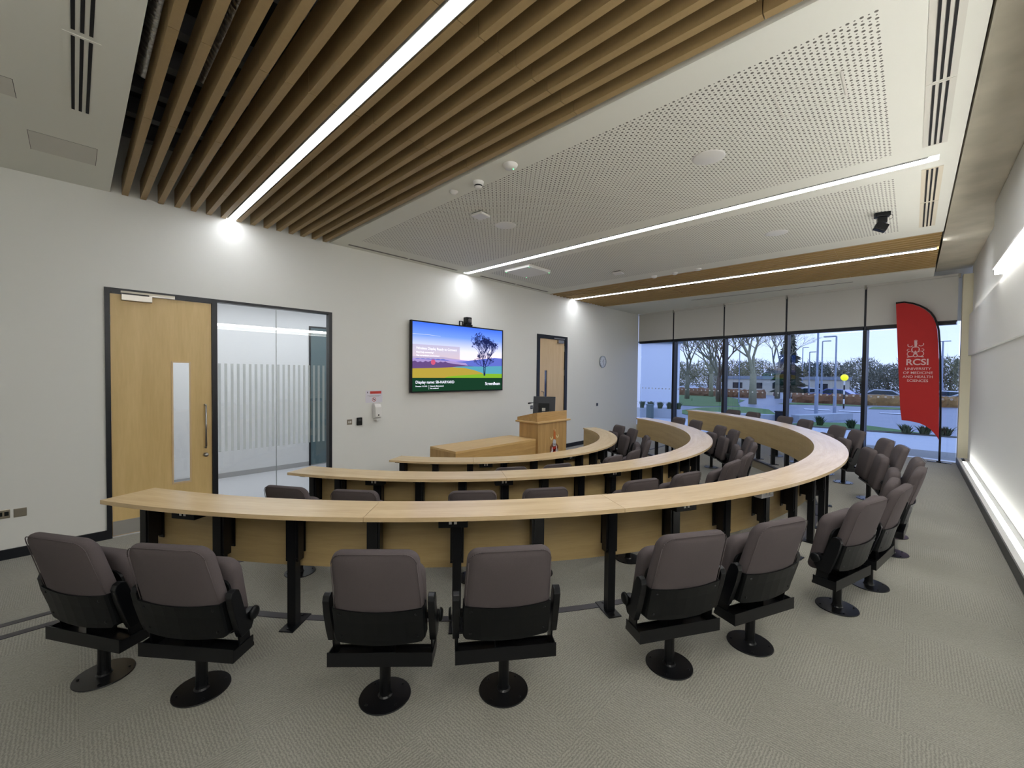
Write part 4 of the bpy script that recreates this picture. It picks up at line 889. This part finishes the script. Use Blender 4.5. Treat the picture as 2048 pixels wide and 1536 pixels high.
# plants
def tuft(name, lab, x, y, z, h, w, n, m, group=None, seed=0):
    r = random.Random(seed); bm = bmesh.new()
    for _ in range(n):
        a = r.uniform(0, 2*pi); t0 = r.uniform(.1, 1)*w; x0, y0 = r.uniform(-w, w)*.3, r.uniform(-w, w)*.3; hh = h*r.uniform(.6, 1); ww_ = .018
        p0 = Vector((x0, y0, 0)); p1 = Vector((x0+cos(a)*t0*.5, y0+sin(a)*t0*.5, hh*.7)); p2 = Vector((x0+cos(a)*t0, y0+sin(a)*t0, hh)); s = Vector((-sin(a), cos(a), 0))*ww_
        v = [bm.verts.new(c) for c in (p0-s, p0+s, p1+s, p1-s, p2)]; bm.faces.new(v[:4]); bm.faces.new((v[3], v[2], v[4]))
    o = link(name, bm, m); o.location = (x, y, z); return tag(o, lab, 'plant', group)
M_leaf = mat('leaf_green', (.05, .085, .03), .8, noise=.3, nscale=5); M_leaf2 = mat('leaf_olive', (.10, .11, .045), .8, noise=.3, nscale=5)
for i in range(6):
    yy = 9.4-.37*i; tuft('shrub', 'leafy shrub on the pale planter outside, %s from its left end' % ORD[i], 18.1+.125*i, yy, GZ+.42, .34, .22, 90, M_leaf, 'shrubs on the pale planter', i)
for i, (x, y) in enumerate(((19.62, .1), (19.8, -.35), (19.9, -.85))):
    tuft('grass_plant', 'spiky grass plant outside near the red flag, %s of three from the left' % ORD[i], x, y, GZ, .36, .30, 110, M_leaf2, 'spiky grass plants outside', 20+i)
for i, (x, y, h) in enumerate(((20.4, 2.6, .42), (20.1, 1.6, .38), (21.4, 6.2, .35))):
    tuft('shrub', ('dark low shrub outside in front of the low wall, %s from the left' % ORD[i]) if i < 2 else 'twiggy shrub outside beside the dark bin', x, y, GZ, h, .25, 120, M_leaf, None, 30+i)
seg_wall('planting_bed', 'thin brown planting bed edging the paving outside', 'planting bed', (19.75, -3.2), (19.55, 3.2), .035, .35, mat('soil', (.085, .075, .05), .9))
# hedges
def hedge(lab, p, q, h, th, m, z, seed):
    r = random.Random(seed); p, q = Vector((*p, 0)), Vector((*q, 0)); d = q-p; L = d.length; n = int(L/.22); bm = bmesh.new()
    prof = [(-.5, 0), (-.55, .35), (-.5, .75), (-.3, 1.0), (0, 1.05), (.3, 1.0), (.5, .75), (.55, .35), (.5, 0)]; rows = []
    for i in range(n+1): rows.append([bm.verts.new((L*i/n+r.uniform(-.06, .06), a*th+r.uniform(-.07, .07), max(0, b*h+(r.uniform(-.09, .09) if b else 0)))) for a, b in prof])
    for a, b in zip(rows, rows[1:]):
        for j in range(len(prof)-1): bm.faces.new((a[j], a[j+1], b[j+1], b[j]))
    bm.faces.new(rows[0]); bm.faces.new(rows[-1]); o = link('hedge', bm, m); o.location = (p.x, p.y, z); o.rotation_euler = (0, 0, math.atan2(d.y, d.x)); return tag(o, lab, 'hedge')
M_hb = mat('hedge_brown', (.19, .085, .035), .9, noise=.45, nscale=4); M_ho = mat('hedge_orange', (.26, .14, .04), .9, noise=.4, nscale=4)
hedge('reddish brown hedge outside behind the lamp posts', (38.2, 6.6), (38.6, 2.6), .66, 1.0, M_hb, GZ, 1)
hedge('orange-brown clipped hedge outside behind the red feather flag', (38.8, 2.4), (42.0, -4.5), .66, 1.1, M_ho, GZ, 2)
hedge('dark hedge outside beyond the lawn', (42.5, 17.5), (42.5, 9.5), .7, 1.0, M_hb, GZ, 3)
# bare trees
M_bark = mat('bark', (.17, .165, .105), .9, noise=.3, nscale=8); M_bark2 = mat('bark_pale', (.24, .23, .135), .9, noise=.25, nscale=8); M_bark3 = mat('bark_brown', (.10, .065, .04), .9)
def bare_tree(lab, x, y, z, h, r0, depth, m, seed, spread=.5):
    r = random.Random(seed); t = thing('bare_tree', lab, 'tree', (x, y, z), 0, 'bare winter trees outside'); tb = bmesh.new(); bb = bmesh.new()
    tube(tb, (0, 0, 0), (0, 0, h*.28), r0*.8, r0*.6, 10)
    def br(p, d, L, w, k):
        p2 = p+d*L; tube(bb, p, p2, w, w*.7, 4 if k < depth-1 else 6, cap=False)
        if k == 0: return
        for _ in range(3 if k > 1 else 4):
            v = (d+Vector((r.uniform(-1, 1), r.uniform(-1, 1), r.uniform(-.35, .55)))*spread*1.25).normalized(); br(p2, v, L*r.uniform(.62, .86), w*.55, k-1)
    for _ in range(3): br(Vector((0, 0, h*.26)), Vector((r.uniform(-.5, .5), r.uniform(-.5, .5), 1)).normalized(), h*.20, r0*.40, depth+1)
    link('trunk', tb, m, t, smooth=True); link('branches', bb, m, t); return t
bare_tree('large bare tree outside the middle window with a pale trunk', 32.7, 8.0, GZ, 7.6, .33, 5, M_bark2, 5, .55)
bare_tree('bare tree outside left of the large pale-trunked one', 37.0, 11.6, GZ, 7.4, .28, 5, M_bark, 6, .5)
bare_tree('bare brown-trunked tree on the lawn outside the second window', 33.2, 10.4, GZ, 6.6, .22, 5, M_bark3, 7, .5)
bare_tree('bare tree outside beside the pale building', 35.5, 13.6, GZ, 7.0, .25, 5, M_bark, 8, .55)
bare_tree('bare tree outside behind the middle of the lawn', 41.0, 13.5, GZ, 7.6, .25, 5, M_bark2, 9, .55)
bare_tree('bare tree outside just left of the dark conifer', 43.0, 8.6, GZ, 7.4, .25, 5, M_bark, 10, .5)
# conifer
cn = thing('conifer', 'dark layered evergreen conifer outside behind a window mullion', 'tree', (50.5, 9.1, -1.2)); r = random.Random(4)
link('trunk', tube(bmesh.new(), (0, 0, 0), (0, 0, 8.6), .2, .04, 8), M_bark3, cn); bm = bmesh.new()
for i in range(60):
    zz = 1.2+i*.125; R_ = (9.2-zz)*.23
    for _ in range(5):
        a = r.uniform(0, 2*pi); L_ = R_*r.uniform(.6, 1.1); s = Vector((-sin(a), cos(a), 0))*.11; p0 = Vector((0, 0, zz)); p1 = Vector((cos(a)*L_*.6, sin(a)*L_*.6, zz+.02)); p2 = Vector((cos(a)*L_, sin(a)*L_, zz-.18))
        v = [bm.verts.new(c) for c in (p0, p1-s, p2, p1+s)]; bm.faces.new(v)
        v = [bm.verts.new(c) for c in (p0, p1+Vector((0, 0, .12)), p2, p1-Vector((0, 0, .2)))]; bm.faces.new(v)
link('foliage', bm, mat('conifer_green', (.018, .035, .022), .9), cn)
# distant trees
def far_tree(lab, x, y, z, h, w, m, seed, n=2200):
    r = random.Random(seed); t = thing('tree', lab, 'tree', (x, y, z), 0, 'distant trees beyond the car park'); link('trunk', tube(bmesh.new(), (0, 0, 0), (0, 0, h*.5), .16, .1, 6), M_bark3, t); bm = bmesh.new()
    for _ in range(n):
        while True:
            q = Vector((r.uniform(-1, 1), r.uniform(-1, 1), r.uniform(-1, 1)))
            if q.length < 1: break
        c = Vector((q.x*w, q.y*w, h*.52+q.z*h*.50)); d = Vector((r.uniform(-1, 1), r.uniform(-1, 1), r.uniform(-.2, 1.4))).normalized()*r.uniform(.3, .9); s = d.cross(Vector((r.random(), r.random(), r.random()))).normalized()*.055
        bm.faces.new([bm.verts.new(k_) for k_ in (c-s, c+s, c+d)])
    link('crown', bm, m, t)
M_t1 = mat('tree_grey', (.20, .205, .15), .95); M_t2 = mat('tree_olive', (.23, .225, .12), .95); M_t3 = mat('tree_dark', (.06, .09, .075), .95)
k = 0
adj = ['leftmost', 'second', 'third', 'fourth', 'fifth', 'sixth', 'seventh', 'eighth', 'ninth', 'tenth', 'eleventh', 'twelfth', 'thirteenth', 'fourteenth']
for i, (px, hh, ww_, m) in enumerate(((30.5, 5.0, 3.6, M_t2), (26.0, 5.4, 3.6, M_t2), (22.0, 5.2, 3.4, M_t1), (18.3, 5.2, 3.2, M_t2), (14.4, 4.6, 3.2, M_t2), (11.2, 4.9, 2.6, M_t3), (8.2, 4.6, 2.8, M_t1), (5.2, 5.2, 2.8, M_t1), (2.4, 4.3, 2.8, M_t1), (-.6, 5.6, 2.8, M_t1), (-3.6, 5.2, 2.6, M_t2), (-6.2, 6.4, 2.6, M_t3), (-9.0, 5.4, 2.8, M_t2), (-12.0, 6.2, 2.6, M_t3))):
    far_tree('hazy tree in the distant line beyond the car park, %s from the left' % adj[i], 76+(i % 3)*1.6, px, -.95, hh, ww_, m, 40+i)
# low building and cars
bd = thing('building', 'long low beige building outside beyond the parked cars', 'building', (66, 10.9, -.95), radians(-80))
link('wall', Bx(((-9, 0, 0), (5.4, 5, 2.2))), mat('beige_wall', (.50, .46, .36), .9), bd); link('roof', Bx(((-9.2, -.2, 2.201), (5.6, 5.2, 2.6))), mat('roof_grey', (.22, .25, .28), .8), bd)
link('window', Bx(*[((-7.6+2.4*i, -.04, .9), (-6.4+2.4*i, -.001, 1.7)) for i in range(5)]), M_trim, bd)
def car(lab, x, y, z, rz, col):
    t = thing('car', lab, 'car', (x, y, z), radians(rz), 'parked cars outside'); body = mat('car_'+lab.split()[1], col, .25, coat=.5)
    bm = bmesh.new(); pr = [(-2.15, .30), (-2.2, .62), (-2.05, .88), (-1.35, .95), (-.75, 1.38), (.55, 1.44), (1.35, .98), (2.0, .86), (2.2, .60), (2.15, .28)]
    prism(bm, pr, -.86, .86, XZY); bevel(bm, .05, 2); link('body', bm, body, t)
    bm = bmesh.new(); prism(bm, [(-1.2, .97), (-.72, 1.32), (.50, 1.37), (1.15, .99)], -.875, .875, XZY); link('windows', bm, mat('car_glass', (.03, .05, .06), .08, spec=.8), t)
    for sx in (-1.35, 1.35):
        for sy in (-1, 1): o = link('wheel', tube(bmesh.new(), (sx, sy*.72, .31), (sx, sy*.88, .31), .31, .31, 18), M_plate, t)
    return t
for lab, x, y, rz, c in (('white estate car parked outside behind the reddish hedge', 53.0, 7.6, 98, (.62, .64, .68)), ('blue hatchback parked outside left of the yellow beacon', 50.6, 5.2, 80, (.03, .06, .30)), ('silver car parked outside right of the yellow beacon', 52.2, 2.0, 92, (.46, .50, .54)), ('white van-like car parked outside behind the feather flag', 54.2, -2.4, 95, (.62, .64, .68)),
                         ('grey car parked outside seen right of the feather flag', 49.5, -3.6, 85, (.30, .36, .42)), ('dark maroon car parked outside far left behind the reddish hedge', 56.5, 9.3, 80, (.10, .02, .03))):
    car(lab, x, y, -.95, rz, c)
car('white car parked outside beside the corner of the pale building', 46.5, 18.6, -1.0, 100, (.62, .64, .68))
# lamp posts
M_lamp = mat('galvanised', (.30, .35, .42), .5, metal=.3)
def lamp(lab, x, y, z, h, r, arms, ra=-100):
    t = thing('street_lamp', lab, 'street lamp', (x, y, z), radians(ra), 'street lamps outside'); bm = tube(bmesh.new(), (0, 0, 0), (0, 0, h*.35), r*1.7, r*1.6, 10); tube(bm, (0, 0, h*.35), (0, 0, h), r, r*.8, 10); link('post', bm, M_lamp, t)
    for s in arms: link('lantern', bevel(Bx(((min(0, s*.55), -.09, h-.02), (max(0, s*.55), .09, h+.05))), .02), M_lamp, t)
lamp('tall thick street lamp outside whose head is hidden behind the blind', 25.6, 3.42, GZ, 5.6, .05, (1,))
lamp('street lamp outside with its lantern pointing left, right of the tallest post', 27.4, 2.88, GZ, 4.05, .045, (-1,))
lamp('street lamp outside with its lantern pointing right, between two nearer posts', 40.8, 5.15, GZ, 4.75, .05, (1,))
lamp('thin street lamp outside nearest the conifer', 53.9, 8.5, -1.2, 5.9, .055, (1,))
lamp('thin street lamp outside, second right of the conifer', 51.6, 7.55, -1.2, 5.3, .055, (1,))
lamp('slim pale post outside in front of the large bare tree', 33.7, 9.15, GZ, 4.2, .03, (1,))
lamp('double-headed street lamp outside right of the red flag', 58.0, -2.1, -.95, 6.1, .08, (-1, 1))
# belisha beacon
t = thing('crossing_beacon', 'yellow globe beacon on a striped pole at the crossing outside', 'beacon', (33.0, 3.02, GZ))
bm = bmesh.new(); bw = bmesh.new()
for i in range(6): tube(bm if i % 2 == 0 else bw, (0, 0, i*.29), (0, 0, (i+1)*.29), .045, .045, 10)
link('pole_black_band', bm, M_trim, t); link('pole_white_band', bw, M_white, t)
bm = bmesh.new(); bmesh.ops.create_uvsphere(bm, u_segments=20, v_segments=12, radius=.20, matrix=Matrix.Translation((0, 0, 1.92))); link('globe', bm, mat('beacon_yellow', (.75, .75, .01), .4, emit=(.9, .85, .0), estr=.8), t, smooth=True)
t = thing('road_sign', 'small white sign on a post outside left of the reddish hedge', 'sign', (36.9, 6.9, GZ), radians(-95)); link('panel', Bx(((-.28, -.02, .25), (.28, .02, .75))), mat('sign_white', (.55, .58, .62), .5), t); link('post', tube(bmesh.new(), (0, .05, 0), (0, .05, .8), .03, .03, 8), M_lamp, t)

# ------------------------------------------------------------------ light
w = bpy.data.worlds.new('sky'); SC.world = w; w.use_nodes = True; nt = w.node_tree; nt.nodes.clear(); N = nt.nodes.new; L = nt.links.new
o = N('ShaderNodeOutputWorld'); b = N('ShaderNodeBackground'); tc = N('ShaderNodeTexCoord'); sp = N('ShaderNodeSeparateXYZ'); mr = N('ShaderNodeMapRange'); cr = N('ShaderNodeValToRGB'); n = N('ShaderNodeTexNoise')
L(tc.outputs['Generated'], sp.inputs[0]); L(sp.outputs['Z'], mr.inputs[0]); mr.inputs['From Min'].default_value = 0; mr.inputs['From Max'].default_value = .6
mp = N('ShaderNodeMapping'); mp.inputs['Scale'].default_value = (2.5, 2.5, 12); L(tc.outputs['Generated'], mp.inputs[0]); L(mp.outputs[0], n.inputs['Vector']); n.inputs['Scale'].default_value = 1.6; n.inputs['Detail'].default_value = 5
ad = N('ShaderNodeMath'); ad.operation = 'MULTIPLY_ADD'; ad.inputs[1].default_value = .35; L(n.outputs[0], ad.inputs[0]); L(mr.outputs[0], ad.inputs[2])
cr.color_ramp.elements[0].position = .10; cr.color_ramp.elements[0].color = (.62, .68, .92, 1); cr.color_ramp.elements[1].position = .9; cr.color_ramp.elements[1].color = (.42, .54, .88, 1)
L(ad.outputs[0], cr.inputs[0]); L(cr.outputs[0], b.inputs[0]); b.inputs[1].default_value = 1.55; L(b.outputs[0], o.inputs[0])
def area(name, loc, rot, sx, sy, power, col):
    l = bpy.data.lights.new(name, 'AREA'); l.shape = 'RECTANGLE'; l.size = sx; l.size_y = sy; l.energy = power; l.color = col
    o = bpy.data.objects.new(name, l); C.objects.link(o); o.location = loc; o.rotation_euler = rot; return o
area('corridor_lamp', (2.0, 7.6, 2.86), (0, 0, 0), 5.0, .5, 55, (.97, .98, 1.0))

# ------------------------------------------------------------------ camera
F, yaw, pit, rol = 836.607, .8082, -.0231, -.0102
fwd = Vector((cos(pit)*sin(yaw), cos(pit)*cos(yaw), sin(pit))); right = Vector((cos(yaw), -sin(yaw), 0)); down = fwd.cross(right)
r2 = right*cos(rol)+down*sin(rol); d2_ = -right*sin(rol)+down*cos(rol)
cd = bpy.data.cameras.new('camera'); cd.sensor_width = 36; cd.lens = F/2048*36; cd.clip_start = .05; cd.clip_end = 400
co = bpy.data.objects.new('camera', cd); C.objects.link(co)
co.matrix_world = Matrix(((r2.x, -d2_.x, -fwd.x, 0), (r2.y, -d2_.y, -fwd.y, 0), (r2.z, -d2_.z, -fwd.z, 1.55), (0, 0, 0, 1)))
SC.camera = co
SC.view_settings.view_transform = 'Standard'; SC.view_settings.look = 'None'; SC.view_settings.gamma = 1; SC.view_settings.use_curve_mapping = False
SC.view_settings.exposure = 0.42
SC.cycles.max_bounces = 10; SC.cycles.diffuse_bounces = 6; SC.cycles.sample_clamp_indirect = 6; SC.cycles.transparent_max_bounces = 12
SC.cycles.use_denoising = True
